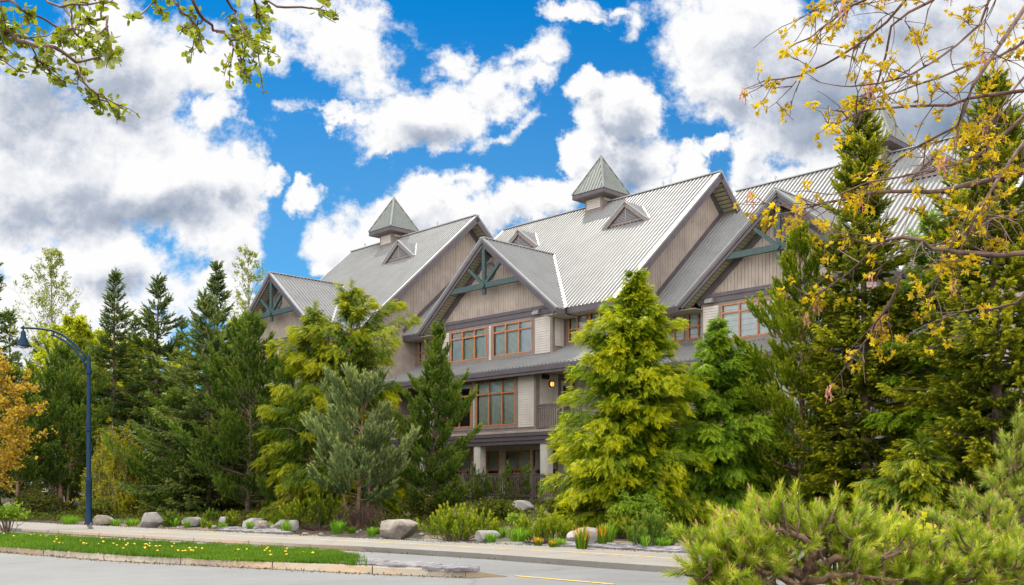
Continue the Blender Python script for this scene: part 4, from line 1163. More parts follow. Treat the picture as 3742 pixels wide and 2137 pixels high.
# --- right half
CED = [(0, .72), (.08, .95), (.25, 1), (.45, .90), (.62, .70), (.78, .44), (.9, .17), (1, .03)]
RB = 'redbark'
grow("cedar_tree", "big bushy yellow-green cedar, the broadest tree, hiding the lodge's balcony", 1576, 33.2, 680, 392, kind='cedar', mat=M['f_cedar'], seed=11, profile=CED, levels=30, per=10, dens=1.05, lump=.34, gap=.06, bark=RB, tint0=.37, lift=[.12, .55, 1.5], droop=-.18)
grow("cedar_tree", "small slender cedar between the broad yellow-green cedar and a pine", 1782, 33.8, 800, 300, kind='cedar', mat=M['f_cedar_green'], seed=12, profile=CED, levels=24, per=9, dens=1.0, lump=.40, bark=RB, tint0=.42, lift=[.12, .55, 1.5], droop=-.2)
grow("pine_tree", "tall bright green pine with an open crown in front of the right gable", 1990, 33.0, 572, 275, kind='pine', mat=M['f_pine_bright'], seed=13, profile=[(0, .85), (.15, 1), (.35, 1), (.55, .84), (.75, .5), (.9, .2), (1, .04)], levels=21, per=7, dens=1.1, lump=.42, bark=RB, tint0=.54)
grow("spruce_tree", "very tall narrow dark spruce with drooping olive branches, beside the bright green pine", 2148, 31.5, 255, 320, kind='spruce', mat=M['f_spruce_olive'], seed=14, profile=[(0, .8), (.15, 1), (.45, .86), (.65, .62), (.85, .32), (1, .03)], levels=40, per=9, dens=1.2, lump=.34, tint0=.50, gap=.06)
grow("spruce_tree", "massive olive spruce at the right edge behind the yellow-leaved maple twigs", 2480, 27.5, 190, 430, kind='spruce', mat=M['f_spruce_olive'], seed=15, profile=[(0, .9), (.15, 1), (.45, .95), (.65, .66), (.85, .30), (1, .03)], levels=40, per=9, dens=1.2, lump=.36, tint0=.52, gap=.06)
grow("cedar_tree", "fresh green cedar squeezed between two tall olive spruces", 2325, 31.0, 530, 330, kind='cedar', mat=M['f_cedar_green'], seed=16, profile=COLM, levels=24, per=8, dens=.9, lump=.42, tint0=.46, lift=[.2, .7, 1.5], droop=-.1)
grow("cedar_tree", "low gold-tipped cedar in front of the two tall olive spruces", 2290, 27.0, 1085, 300, kind='cedar', mat=M['f_cedar_olive'], seed=17, profile=FULL, levels=12, per=7, dens=1.0, lump=.45, tint0=.36)
grow("cedar_tree", "dark green cedar filling the gap between the small slender cedar and the bright green pine", 1875, 35.5, 900, 230, kind='cedar', mat=M['f_cedar_green'], seed=18, profile=COLM, levels=17, per=7, dens=.9, lump=.4, tint0=.30)
grow("spruce_tree", "low dark spruce between the bright green pine and the tall narrow spruce", 2060, 33.5, 985, 210, kind='spruce', mat=M['f_spruce'], seed=19, profile=FULL, levels=20, per=8, dens=1.1, lump=.35, tint0=.42)
grow("cedar_tree", "green cedar low at the right edge under the massive olive spruce", 2440, 29.5, 900, 260, kind='cedar', mat=M['f_cedar_green'], seed=20, profile=COLM, levels=17, per=7, dens=.9, lump=.4, tint0=.40)
# --- middle
grow("cedar_tree", "golden-olive cedar with several ragged tips in front of the lodge's left half", 882, 39.8, 706, 330, kind='cedar', mat=M['f_cedar_olive'], seed=21, profile=[(0, .8), (.15, 1), (.45, 1), (.68, .84), (.80, .45), (.9, .17), (1, .04)], levels=21, per=8, dens=.95, lump=.55, bark=RB, tint0=.42, lift=[.10, .85, 1.7])
grow("cedar_tree", "ragged golden-olive cedar leaning up against its taller many-tipped neighbour", 785, 39.4, 758, 240, kind='cedar', mat=M['f_cedar_olive'], seed=22, profile=COLM, levels=20, per=7, dens=.9, lump=.5, tint0=.40, lift=[.10, .8, 1.5])
grow("pine_tree", "dense dark green pine right beside the lodge's corner windows", 1086, 38.6, 836, 190, kind='pine', mat=M['f_pine'], seed=23, profile=[(0, .75), (.12, .95), (.3, 1), (.5, .9), (.66, .62), (.72, .36), (.85, .24), (1, .05)], levels=17, per=7, dens=1.15, lump=.42, tint0=.46)
grow("pine_tree", "pale grey-green pine with bare lower trunks at the edge of the path", 895, 35.2, 948, 272, kind='pine', mat=M['f_pine_pale'], seed=24, profile=[(0, .1), (.2, .85), (.32, 1), (.45, .95), (.6, .84), (.75, .60), (.88, .30), (1, .06)], levels=10, per=7, dens=.95, lump=.55, bark=RB, h0=.24, crown_kind=T_PINE_LONG, trunks=[(-.62, .1, 1.9), (.35, .2, 2.3)], tint0=.44, lift=[-.05, .35, 1.3], size=1.05, gap=.26)
# --- left half
grow("pine_tree", "dark bushy pine covering the left end of the lodge", 618, 43.5, 788, 260, kind='pine', mat=M['f_pine'], seed=31, profile=[(0, .8), (.15, 1), (.4, .95), (.6, .75), (.72, .5), (.86, .25), (1, .05)], levels=18, per=7, dens=1.1, lump=.45, tint0=.46)
grow("pine_tree", "small ragged pine poking up between the lodge's left gable and the golden cedar", 716, 42.5, 900, 170, kind='pine', mat=M['f_pine'], seed=38, profile=COLM, levels=13, per=6, dens=1.1, lump=.45, tint0=.48)
grow("spruce_tree", "grey-green spruce with light drooping tips, widest tree left of the lodge", 515, 46.0, 725, 360, kind='spruce', mat=M['f_spruce_light'], seed=32, profile=CONE, levels=28, per=8, dens=1.1, lump=.40, tint0=.50)
grow("spruce_tree", "tall dark pointed spruce just left of the lodge's first gable", 546, 51.0, 660, 250, kind='spruce', mat=M['f_spruce'], seed=33, profile=CONE, levels=30, per=7, dens=1.0, lump=.35, tint0=.46)
grow("spruce_tree", "dark pointed spruce standing right of the lamp post", 290, 52.0, 676, 250, kind='spruce', mat=M['f_spruce'], seed=34, profile=CONE, levels=30, per=7, dens=1.0, lump=.42, tint0=.48)
grow("spruce_tree", "dark spruce second to the right of the lamp post, a little lower than its neighbour", 393, 51.5, 686, 270, kind='spruce', mat=M['f_spruce'], seed=35, profile=FULL, levels=30, per=7, dens=1.0, lump=.38, tint0=.50)
grow("pine_tree", "low dark pine between two dark spruces and the yellow-green weeping shrub", 440, 46.5, 985, 260, kind='pine', mat=M['f_pine'], seed=36, profile=FULL, levels=13, per=7, dens=1.1, lump=.42, tint0=.46)
grow("pine_tree", "blue-green pine standing left of the lamp post", 150, 49.0, 880, 205, kind='pine', mat=M['f_pine'], seed=37, profile=BROAD, levels=15, per=7, dens=1.1, lump=.45, bark=RB, h0=.16, tint0=.46, trunks=[(.4, .2, 2.6)])
grow("pine_tree", "dark pine at the far left behind the orange maple", 40, 48.0, 950, 240, kind='pine', mat=M['f_pine'], seed=39, profile=BROAD, levels=14, per=7, dens=1.1, lump=.45, bark=RB, h0=.2, tint0=.42)
grow("spruce_tree", "dark spruce cut off by the photo's left edge, above the orange maple", -8, 50.0, 645, 150, kind='spruce', mat=M['f_spruce'], seed=40, profile=CONE, levels=26, per=6, dens=.9, lump=.4)
# --- deciduous trees: trunk, limbs, small leaves
def leaf_diamond(l=.075, w=.055):
    return np.array([[[0, 0, 0], [l*.5, -w/2, .008], [l, 0, -.01], [l*.5, w/2, .008]]]), np.array([0.0])
def broadleaf(name, label, px, Y, top, width, mat, seed, nlimb=40, leaves=9000, bark='greybark', leaf=(.085, .065), up=1.1, h0=.15, profile=BROAD, group=None, clump=5, cat="tree", twigs=6, x=None, z_drop=0.0, sway=.5):
    rng = np.random.default_rng(seed); k = tree_at(px, Y, top, width); x, y, H, R = k['x'], k['y'], k['H'], k['R']
    root = empty(name, (x, y, hz(x, y)-.08)); tag(root, label, cat, group)
    tr = MB(); r0 = .009*H+.02
    ax = lambda h: np.array([.15*math.sin(2.7*h+seed)*h, .15*math.cos(2.1*h+seed)*h, h*H])
    tr.tube([ax(q) for q in np.linspace(0, .92, 9)], list(np.linspace(r0, .006, 9)), 6)
    ends = []
    for i in range(nlimb):
        h = h0+(.97-h0)*(i+rng.random())/nlimb; an = i*2.4+rng.normal(0, .4); L = max(.25, R*prof(profile, h)*rng.uniform(.7, 1.15))
        out = np.array([math.cos(an), math.sin(an), 0]); o = ax(h*.9)
        bp = lambda f: o+out*L*f*(1-.15*f)+np.array([0, 0, L*(up*f-.25*up*f*f)-z_drop*L*f*f*f])
        tr.tube([bp(0), bp(.5), bp(1)], [r0*.28*(1.1-h)+.008, .010, .004], 4, cap=False)
        for q in range(twigs):
            f = rng.uniform(.3, 1); b = bp(f); d = unit_rows((out*.6+rng.normal(0, .6, 3)+np.array([0, 0, .5*up-z_drop]))[None])[0]; l = L*rng.uniform(.12, .32)+.1
            e = b+d*l; tr.tube([b, e], [.006, .003], 3, cap=False); ends.append((b, e))
    tr.build("trunk", M[bark], root, True)
    ends = np.array(ends); c = rng.integers(0, len(ends), leaves//clump)
    f = rng.random(len(c))**.6; p = ends[c, 0]+(ends[c, 1]-ends[c, 0])*f[:, None]
    p = np.repeat(p, clump, 0)+rng.normal(0, .07, (len(c)*clump, 3)); n = len(p)
    d = rng.normal(0, 1, (n, 3)); d[:, 2] -= .2
    ti = np.repeat(rng.normal(.45, .14, len(c)), clump)+rng.normal(0, .12, n)
    leafy("crown", leaf_diamond(*leaf), p, d, rng.uniform(.7, 1.3, n), np.clip(ti, 0, .88), mat, root, rng)
    return root
M['l_birch'] = foliage('spring_birch_leaves', G(.14, .18, .008), G(.36, .40, .016), G(.60, .58, .03), trans=.5)
M['l_poplar'] = foliage('young_poplar_leaves', G(.11, .14, .03), G(.24, .28, .06), G(.42, .42, .10), trans=.45)
M['l_maple'] = foliage('orange_maple_leaves', G(.20, .11, .012), G(.42, .26, .025), G(.56, .42, .04), trans=.42)
M['l_yellow'] = foliage('yellow_maple_leaves', G(.24, .16, .010), G(.52, .36, .010), G(.76, .56, .025), trans=.45)
M['l_aspen'] = foliage('aspen_leaves', G(.075, .11, .004), G(.19, .235, .006), G(.40, .42, .02), trans=.5, gloss=.06)
M['l_shrub'] = foliage('yellow_green_shrub_leaves', G(.16, .17, .006), G(.42, .41, .012), G(.68, .60, .025), trans=.5)
M['l_bright'] = foliage('bright_shrub_leaves', G(.09, .17, .010), G(.22, .36, .02), G(.46, .55, .05), trans=.42)
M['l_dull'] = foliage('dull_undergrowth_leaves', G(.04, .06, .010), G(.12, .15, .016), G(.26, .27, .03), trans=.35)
TALL = [(0, .3), (.2, .8), (.4, 1), (.6, .8), (.8, .5), (1, .12)]
broadleaf("poplar_tree", "slim pale poplar with thin young leaves rising high above the lamp", 128, 66, 556, 230, M['l_poplar'], 51, 80, 6000, up=1.7, profile=TALL, leaf=(.13, .10), clump=3)
broadleaf("poplar_tree", "slim green poplar rising behind the lodge's left gable", 622, 66, 548, 165, M['l_poplar'], 52, 70, 4200, up=1.8, profile=TALL, leaf=(.13, .10), clump=3)
broadleaf("poplar_tree", "short thin poplar top peeping over the left gable's ridge", 692, 68, 626, 90, M['l_poplar'], 53, 36, 1000, up=1.8, profile=TALL, leaf=(.12, .09), clump=3)
broadleaf("birch_tree", "yellow-green birch in fresh leaf behind the lamp arm", 180, 57, 740, 260, M['l_birch'], 54, 60, 24000, up=1.0, leaf=(.15, .12))
broadleaf("birch_tree", "yellow-green birch showing between the lamp post and the dark spruces", 250, 60, 780, 230, M['l_birch'], 55, 50, 22000, up=1.0, leaf=(.15, .12))
broadleaf("birch_tree", "yellow-green birch half hidden behind the two dark spruces", 345, 61, 800, 230, M['l_birch'], 56, 50, 20000, up=1.0, leaf=(.15, .12))
broadleaf("birch_tree", "yellow-green birch between the tall dark spruce and the left gable", 590, 58, 742, 120, M['l_birch'], 57, 40, 11000, up=1.0, leaf=(.15, .12))
broadleaf("birch_tree", "yellow-green birch low between the dark spruces and the grey-green spruce", 455, 60, 835, 210, M['l_birch'], 59, 50, 16000, up=1.0, leaf=(.15, .12))
broadleaf("maple_tree", "orange-leaved maple leaning in from the left edge", -62, 33.5, 815, 345, M['l_maple'], 58, 60, 10500, bark='twig', up=.35, leaf=(.10, .075), clump=4, profile=[(0, .2), (.25, .75), (.5, 1), (.75, .9), (1, .4)], h0=.25)
# --- more distant conifers that close the view behind
for i, (px, Y, top, w, lab) in enumerate([(340, 74, 790, 130, "distant dark spruce seen between two nearer dark spruces"), (215, 78, 815, 120, "distant dark spruce behind the birches near the lamp post"), (455, 72, 800, 130, "distant dark spruce left of the grey-green spruce"), (95, 76, 840, 140, "distant dark spruce behind the slim pale poplar"), (20, 70, 780, 150, "distant dark spruce near the left edge behind the orange maple")]):
    grow("spruce_tree", lab, px, Y, top, w, kind='spruce', mat=M['f_spruce'], seed=70+i, profile=CONE, levels=22, per=6, dens=.8, size=1.5)

# ------------------------------------------------------------------ shrubs
def mugo(label, px, py, Yoff, w, h, mat, seed, n=170, T=T_PINE, size=1.0, name="mugo_pine", group=None, tint0=.5):
    """low pine: stems spread from the base and turn upright"""
    rng = np.random.default_rng(seed); x, y = gp(px, py, .12); y += Yoff; x = (px*1.4675-CXP)/FPX*y
    s = 1.4675/FPX*y; W, Hh = w*s/2, h*s
    root = empty(name, (x, y, hz(x, y)-.03)); tag(root, label, "shrub", group)
    st = MB(); ps, ds, sc, ti = [], [], [], []
    for i in range(max(14, n//6)):
        an = rng.random()*6.283; r = math.sqrt(rng.random())
        o = np.array([math.cos(an), math.sin(an), 0]); e = o*W*r*np.array([1, .75, 1])+np.array([0, 0, Hh*(1-.62*r**1.6)*rng.uniform(.62, 1.08)])
        b = o*W*.08; mid = (b+e)/2+o*W*.14*r-np.array([0, 0, Hh*.08])
        st.tube([b, mid, e], [.018, .012, .006], 4, cap=False)
        for q in range(6):
            f = rng.uniform(.25, 1.0)**.7; p = b+(mid-b)*2*f if f < .5 else mid+(e-mid)*(2*f-1)
            sp = rng.normal(0, 1, 3)*np.array([.10, .10, .05])*W*(1.2-f*.6)
            ps.append(p+sp); ds.append(o*.35*r+np.array([0, 0, 1.0])+rng.normal(0, .25, 3)); sc.append(rng.uniform(.75, 1.25)*size); ti.append(tint0+.3*(f-.6)+rng.normal(0, .07))
        ps.append(e); ds.append(o*.25*r+np.array([0, 0, 1.0])); sc.append(1.2*size); ti.append(tint0+.16)
    st.build("stems", M['twig'], root, True)
    leafy("foliage", T, np.array(ps), np.array(ds), np.array(sc), np.array(ti), mat, root, rng)
    return root
def leaf_shrub(label, px, py, Yoff, w, h, mat, seed, leaves=2600, name="leafy_shrub", leaf=(.07, .05), stem='twig', arch=0.0, stems=26, bare=.2, group=None):
    rng = np.random.default_rng(seed); x, y = gp(px, py, .12); y += Yoff; x = (px*1.4675-CXP)/FPX*y
    s = 1.4675/FPX*y; W, Hh = w*s/2, h*s
    root = empty(name, (x, y, hz(x, y)-.03)); tag(root, label, "shrub", group)
    st = MB(); segs = []
    for i in range(stems):
        an = rng.random()*6.283; r = rng.uniform(.15, 1)**.6; o = np.array([math.cos(an), math.sin(an)*.8, 0])
        top = Hh*(1-.45*r*r)*rng.uniform(.75, 1.05)
        pts = [o*W*.06, o*W*.45*r+np.array([0, 0, top*.75]), o*W*.8*r+np.array([0, 0, top]), o*W*r*1.0+np.array([0, 0, top*(1-arch*.75)])]
        st.tube(pts, [.014, .010, .006, .003], 4, cap=False)
        for a, b in zip(pts[:-1], pts[1:]):
            for q in range(3):
                f = rng.random(); c = a+(b-a)*f
                if c[2] < bare*Hh: continue
                e = c+rng.normal(0, 1, 3)*np.array([.16, .16, .10])*(W+.3)+np.array([0, 0, -.35*arch*Hh*rng.random()]); segs.append((c, e)); st.tube([c, e], [.005, .002], 3, cap=False)
    st.build("stems", M[stem], root, True)
    segs = np.array(segs); c = rng.integers(0, len(segs), leaves); f = rng.random(leaves)
    p = segs[c, 0]+(segs[c, 1]-segs[c, 0])*f[:, None]+rng.normal(0, .035, (leaves, 3))
    d = rng.normal(0, 1, (leaves, 3)); leafy("foliage", leaf_diamond(*leaf), p, d, rng.uniform(.7, 1.35, leaves), np.clip(rng.normal(.45, .17, leaves), 0, .88), mat, root, rng)
    return root
MB_ = M['f_pine_bright']
mugo("wide bright mugo pine beside the path right of the tan boulder", 1145, 1338, .4, 200, 82, MB_, 101, 240, size=.95, tint0=.58)
mugo("bright mugo pine with pinkish candles left of the reddish-leaved perennials", 1352, 1345, .5, 150, 72, MB_, 102, 190, size=.9, tint0=.58)
mugo("dull mugo pine under leafy stems near the foreground pine", 1620, 1362, .5, 150, 85, M['f_pine'], 103, 180, size=.9, tint0=.52)
mugo("mid green mugo pine in front of the patio railing", 1300, 1300, 3.0, 165, 95, M['f_pine'], 104, 220, tint0=.56)
mugo("narrow mugo pine at the left end of the patio railing", 1185, 1300, 3.6, 100, 88, M['f_pine'], 105, 150, tint0=.50)
mugo("dark mugo pine at the foot of the dense dark pine", 1105, 1300, 2.8, 130, 100, M['f_pine'], 106, 170, tint0=.38)
mugo("broad olive mugo pine left of the pale pine's trunks", 790, 1318, .5, 175, 92, MB_, 107, 230, size=1.0, tint0=.42)
mugo("upright green mugo pine behind the leaning twin boulders", 610, 1275, 1.2, 80, 95, M['f_pine'], 108, 130, tint0=.52)
mugo("tiny mugo pine right of the largest pale boulder", 430, 1306, .1, 58, 30, M['f_pine'], 109, 70, size=.7, tint0=.50)
mugo("tiny mugo pine between two low pale boulders", 522, 1306, .1, 52, 28, M['f_pine'], 110, 70, size=.7, tint0=.52)
mugo("tiny pink-candled mugo pine touching the pale boulder by the slates", 580, 1310, -.1, 55, 36, MB_, 111, 80, size=.7, tint0=.45)
mugo("dark mugo pine under the bright green pine", 1990, 1300, 1.5, 180, 75, M['f_pine'], 112, 180, tint0=.48)
mugo("green mugo pine right of the broad yellow-green cedar's foot", 1750, 1290, 1.5, 90, 60, M['f_cedar_green'], 113, 100, tint0=.4)
leaf_shrub("weeping yellow-green shrub right of the lamp post", 292, 1292, 1.2, 190, 250, M['l_shrub'], 121, 26000, arch=1.0, stems=80, leaf=(.085, .055), stem='greybark', bare=.05)
leaf_shrub("loose olive thicket between the weeping shrub and the grey-green spruce", 420, 1285, 2.0, 190, 140, M['l_dull'], 122, 14000, arch=.5, stems=46)
leaf_shrub("fine yellowish thicket at the foot of the grey-green spruce", 500, 1280, 1.2, 120, 110, M['l_shrub'], 123, 9000, arch=.4, stems=36)
leaf_shrub("bright leafy bush in front of the dark bushy pine's trunk", 562, 1282, 1.6, 110, 120, M['l_bright'], 124, 9000, arch=.3, stems=34)
leaf_shrub("dark broad-leaved bush low behind the row of pale boulders", 535, 1292, .9, 110, 55, M['l_dull'], 125, 5000, leaf=(.14, .05), arch=.5)
leaf_shrub("bare-stemmed brown thicket at the far left behind the path", 60, 1282, 1.5, 240, 170, M['l_dull'], 126, 6000, arch=.4, stems=60)
leaf_shrub("brownish thicket left of the lamp post's foot", 165, 1285, 1.4, 190, 150, M['l_dull'], 127, 8000, arch=.5, stems=60)
leaf_shrub("fresh leafy shrub behind the grey rocks near the foreground pine", 1590, 1340, 1.0, 150, 95, M['l_bright'], 128, 5500, stems=36, leaf=(.075, .055))
leaf_shrub("thin red-stemmed shrub with few buds right of the broad yellow-green cedar", 1690, 1320, .8, 70, 105, M['l_shrub'], 129, 200, stems=18, bare=.4)
leaf_shrub("leafy sprig growing between two mugo pines", 1285, 1335, 1.4, 50, 62, M['l_bright'], 130, 420, stems=12)
leaf_shrub("tangled dry brush around the pale pine's trunks", 900, 1318, .5, 170, 90, M['l_dull'], 131, 260, stems=80, bare=.1, arch=.7)
leaf_shrub("reddish dry brush behind the twin boulders", 668, 1298, 1.0, 80, 48, M['l_maple'], 132, 260, stems=50, bare=.0, arch=.9)
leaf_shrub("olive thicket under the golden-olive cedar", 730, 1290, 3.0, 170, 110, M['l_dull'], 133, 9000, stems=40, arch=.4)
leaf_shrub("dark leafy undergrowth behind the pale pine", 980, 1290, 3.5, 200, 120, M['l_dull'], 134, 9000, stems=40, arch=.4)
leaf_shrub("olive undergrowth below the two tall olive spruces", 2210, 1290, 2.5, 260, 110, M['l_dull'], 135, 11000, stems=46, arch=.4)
for i, (px, py, yo, w, h, mt, lf, lab) in enumerate([
    (365, 1290, .7, 120, 90, 'l_shrub', 7000, "yellowish thicket right of the weeping shrub's foot"), (462, 1292, .9, 110, 80, 'l_dull', 6000, "olive thicket behind the flat pale boulder"), (690, 1296, 1.4, 110, 90, 'l_dull', 5000, "brownish-olive thicket behind the twin boulders"),
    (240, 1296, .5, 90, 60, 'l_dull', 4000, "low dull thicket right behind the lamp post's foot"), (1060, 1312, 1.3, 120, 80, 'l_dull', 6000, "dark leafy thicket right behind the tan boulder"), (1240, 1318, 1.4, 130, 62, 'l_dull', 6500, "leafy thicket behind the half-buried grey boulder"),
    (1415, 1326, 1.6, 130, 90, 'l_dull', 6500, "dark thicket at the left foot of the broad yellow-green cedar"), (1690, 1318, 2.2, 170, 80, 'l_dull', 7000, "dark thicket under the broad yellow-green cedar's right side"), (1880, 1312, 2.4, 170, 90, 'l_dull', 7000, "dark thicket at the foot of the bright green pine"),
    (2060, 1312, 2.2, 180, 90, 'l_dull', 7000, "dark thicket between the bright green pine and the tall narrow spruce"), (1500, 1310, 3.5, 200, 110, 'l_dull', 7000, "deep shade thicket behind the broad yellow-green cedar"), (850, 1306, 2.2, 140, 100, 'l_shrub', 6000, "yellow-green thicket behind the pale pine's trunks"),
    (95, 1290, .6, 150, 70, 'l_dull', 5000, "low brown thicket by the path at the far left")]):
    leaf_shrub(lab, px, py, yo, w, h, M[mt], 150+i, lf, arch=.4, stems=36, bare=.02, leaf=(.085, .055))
for i, (px, py, yo, w, h, mt, lab) in enumerate([(1000, 1300, 2.0, 130, 70, 'f_pine', "dark mugo pine behind the tan boulder"), (1450, 1322, 1.0, 110, 60, 'f_pine_bright', "small bright mugo pine behind the angular pink-grey boulder"), (1560, 1340, .6, 90, 50, 'f_pine_bright', "low yellowish mugo pine right of the iris blades"), (700, 1300, 1.0, 90, 60, 'f_pine', "dark mugo pine left of the broad olive one")]):
    mugo(lab, px, py, yo, w, h, M[mt], 170+i, 160, tint0=.5, size=.9)
# red-twig bush at the left end of the median
leaf_shrub("vase-shaped bush with bright lime leaves and purple stems on the median's left end", 18, 1332, 0, 110, 92, M['l_bright'], 136, 900, stems=26, bare=.62, stem='twig', leaf=(.09, .07))
# grassy clumps
def clump(label, px, py, w, h, mat, seed, n=160, Yoff=0, cat="plant", name="grass_clump", width=.018, group=None, tips=0.0):
    rng = np.random.default_rng(seed); x, y = gp(px, py, .12); y += Yoff; x = (px*1.4675-CXP)/FPX*y; s = 1.4675/FPX*y; W, Hh = w*s/2, h*s
    an = rng.random(n)*6.283; r = np.sqrt(rng.random(n)); b = np.stack([np.cos(an)*r*W*.5, np.sin(an)*r*W*.4, np.zeros(n)], 1)
    o = np.stack([np.cos(an), np.sin(an), np.zeros(n)], 1); H = Hh*rng.uniform(.6, 1.1, n); sd = np.stack([-np.sin(an), np.cos(an), np.zeros(n)], 1)*width/2
    m = b+o*(W*.25)*r[:, None]+np.stack([0*H, 0*H, H*.65], 1); e = b+o*(W*.6)*r[:, None]*rng.uniform(.5, 1.2, (n, 1))+np.stack([0*H, 0*H, H], 1)
    V = np.concatenate([np.stack([b-sd, b+sd, m+sd, m-sd], 1), np.stack([m-sd, m+sd, e+sd*.1, e-sd*.1], 1)])
    t = np.clip(rng.normal(.45, .15, n), 0, .85); o_ = poly_mesh(name, V, np.concatenate([t-.28*(tips > 0), np.where(rng.random(n) < .55, t+.08+tips, t-.25*(tips > 0))]), mat, None, 4)
    o_.location = (x, y, max(hz(x, y), 0)-.02 if nn(x, y) > 25 else .1)
    return tag(o_, label, cat, group)
M['blade'] = foliage('fresh_blades', G(.05, .12, .01), G(.13, .28, .02), G(.32, .46, .05), trans=.4)
M['redleaf'] = foliage('orange_tipped_leaves', G(.08, .20, .012), G(.20, .24, .012), G(.78, .34, .02), trans=.4)
for i, (px, py, w, h, lab) in enumerate([
    (175, 1305, 70, 24, "long low clump of green grass left of the lamp post"), (288, 1308, 46, 18, "bright grass clump in front of the boulder by the lamp"), (330, 1308, 50, 18, "bright grass strip left of the largest pale boulder"),
    (466, 1312, 26, 17, "small bright fern in front of the flat pale boulder"), (622, 1320, 28, 24, "bright fern on the slates before the twin boulders"), (712, 1325, 44, 30, "round bright green plant right of the slates"),
    (840, 1328, 60, 34, "tall grass left of the pale pine's trunk"), (925, 1335, 36, 26, "grass tuft between the pale pine's trunk and the tan boulder"), (1290, 1346, 80, 36, "fresh grass right of the half-buried grey boulder"), (1222, 1349, 46, 24, "grass tuft leaning on the half-buried grey boulder"),
    (1512, 1352, 60, 50, "yellow-green iris blades right of the angular pink-grey boulder"), (1608, 1364, 34, 34, "small green lily tuft at the slate edging"), (1390, 1360, 60, 22, "low leafy clump left of the angular pink-grey boulder"), (985, 1300, 40, 20, "grass tuft behind the tan boulder"), (1650, 1362, 70, 26, "green strap-leaf clump beside the slate edging")]):
    clump(lab, px, py, w, h, M['blade'], 200+i, 120 if w < 50 else 190)
for i, (px, py, w, h, lab) in enumerate([(1448, 1366, 56, 58, "orange-red perennial in front of the angular pink-grey boulder"), (1500, 1356, 40, 52, "orange-red perennial right of the angular pink-grey boulder"), (1340, 1358, 34, 22, "reddish low perennial in front of the pinkish mugo pine"), (1375, 1362, 26, 18, "small orange perennial near the path edge")]):
    clump(lab, px, py, w, h, M['redleaf'], 230+i, 110, width=.026, name="perennial", tips=.3)
# ------------------------------------------------------------------ boulders
def boulder(label, px, py, w, h, seed, mat='rock', Yoff=.0, sink=.15, cuts=9):
    rng = np.random.default_rng(seed); x, y = gp(px, py, .12 if Yoff < .5 else .2); y += Yoff; x = (px*1.4675-CXP)/FPX*y; s = 1.4675/FPX*y
    bm = bmesh.new(); bmesh.ops.create_icosphere(bm, subdivisions=4, radius=1)
    pl = [(unit_rows(rng.normal(size=(1, 3)))[0], rng.uniform(.58, .86)) for _ in range(cuts)]; pl.append((np.array([0, 0, 1.0]), .8))
    off = Vector(rng.uniform(-50, 50, 3))
    for v in bm.verts:
        p = np.array(v.co)
        for n, d in pl:
            e = p@n-d
            if e > 0: p = p-n*e*.93
        q = Vector(p); q *= 1+.10*mnoise.noise(q*1.6+off)+.045*mnoise.noise(q*5+off)+.018*mnoise.noise(q*13+off); v.co = q
    zs = [v.co.z for v in bm.verts]; xs = [v.co.x for v in bm.verts]; zl, zh = min(zs), max(zs); wd = max(xs)-min(xs)
    for v in bm.verts: v.co = Vector((v.co.x*w*s/wd, v.co.y*w*s/wd*.8, (v.co.z-zl)/(zh-zl)*h*s*(1+sink)-h*s*sink))
    me = bpy.data.meshes.new("boulder"); bm.to_mesh(me); bm.free()
    me.polygons.foreach_set("use_smooth", [True]*len(me.polygons))
    me.set_sharp_from_angle(angle=rad(28))
    o = link("boulder", me, M[mat]); o.location = (x, y, (hz(x, y) if nn(x, y) > 25.2 else .1)-.02); o.rotation_euler = (0, 0, rng.uniform(-.3, .3))
    return tag(o, label, "boulder")
for i, (px, py, w, h, mt, yo, lab) in enumerate([
    (258, 1308, 54, 28, 'rock_warm', .3, "rounded brownish boulder at the lamp post's foot"), (378, 1309, 58, 36, 'rock', .2, "largest pale boulder right of the weeping shrub"), (478, 1308, 50, 24, 'rock', .2, "flat pale boulder with a small fern before it"),
    (566, 1309, 40, 26, 'rock', .2, "pale boulder behind the pink-candled mugo pine"), (630, 1314, 56, 30, 'rock', .1, "pale grooved boulder, left one of the leaning twin"), (655, 1312, 44, 30, 'rock_warm', .5, "brown-grey boulder leaning on the pale grooved one"),
    (686, 1316, 34, 18, 'rock_warm', .1, "small pinkish stone between larger boulders"), (708, 1315, 48, 25, 'rock', .4, "grey boulder behind the round bright green plant"), (730, 1320, 30, 28, 'rock', .2, "upright grey stone at the broad olive mugo pine"),
    (993, 1336, 98, 46, 'rock_warm', .3, "big tan boulder right of the pale pine's trunks"), (1213, 1346, 66, 28, 'rock', .2, "half-buried grey boulder between two mugo pines"), (1455, 1352, 90, 42, 'rock', .2, "angular pink-grey boulder with orange perennials"),
    (1395, 1318, 70, 40, 'rock', 1.5, "shaded grey rock behind the pinkish-candled mugo pine"), (1300, 1308, 60, 38, 'rock', 2.2, "shaded grey rock below the patio railing"), (1540, 1318, 60, 44, 'rock', 1.2, "shaded brown-grey rock under the broad yellow-green cedar"),
    (1612, 1305, 90, 46, 'rock', 1.8, "grey rock behind the fresh leafy shrub"), (1480, 1320, 60, 40, 'rock_warm', 1.6, "dark rock at the broad yellow-green cedar's trunk"), (1832, 1302, 72, 34, 'rock_warm', .8, "rounded tan rock lying under the small slender cedar"),
    (1780, 1316, 56, 26, 'rock', .5, "flat grey stone left of the rounded tan rock"), (1720, 1308, 26, 14, 'rock', .8, "small grey stone beside the red-stemmed shrub"), (1060, 1296, 60, 36, 'rock_warm', 2.0, "shaded rock between the tan boulder and the dark mugo pine"), (645, 1270, 40, 24, 'rock_warm', 2.5, "mossy stone in the dry reddish brush"), (330, 1268, 60, 30, 'rock_warm', 2.2, "dull rock half hidden by the weeping shrub")]):
    boulder(lab, px, py, w, h, 300+i, mt, yo)

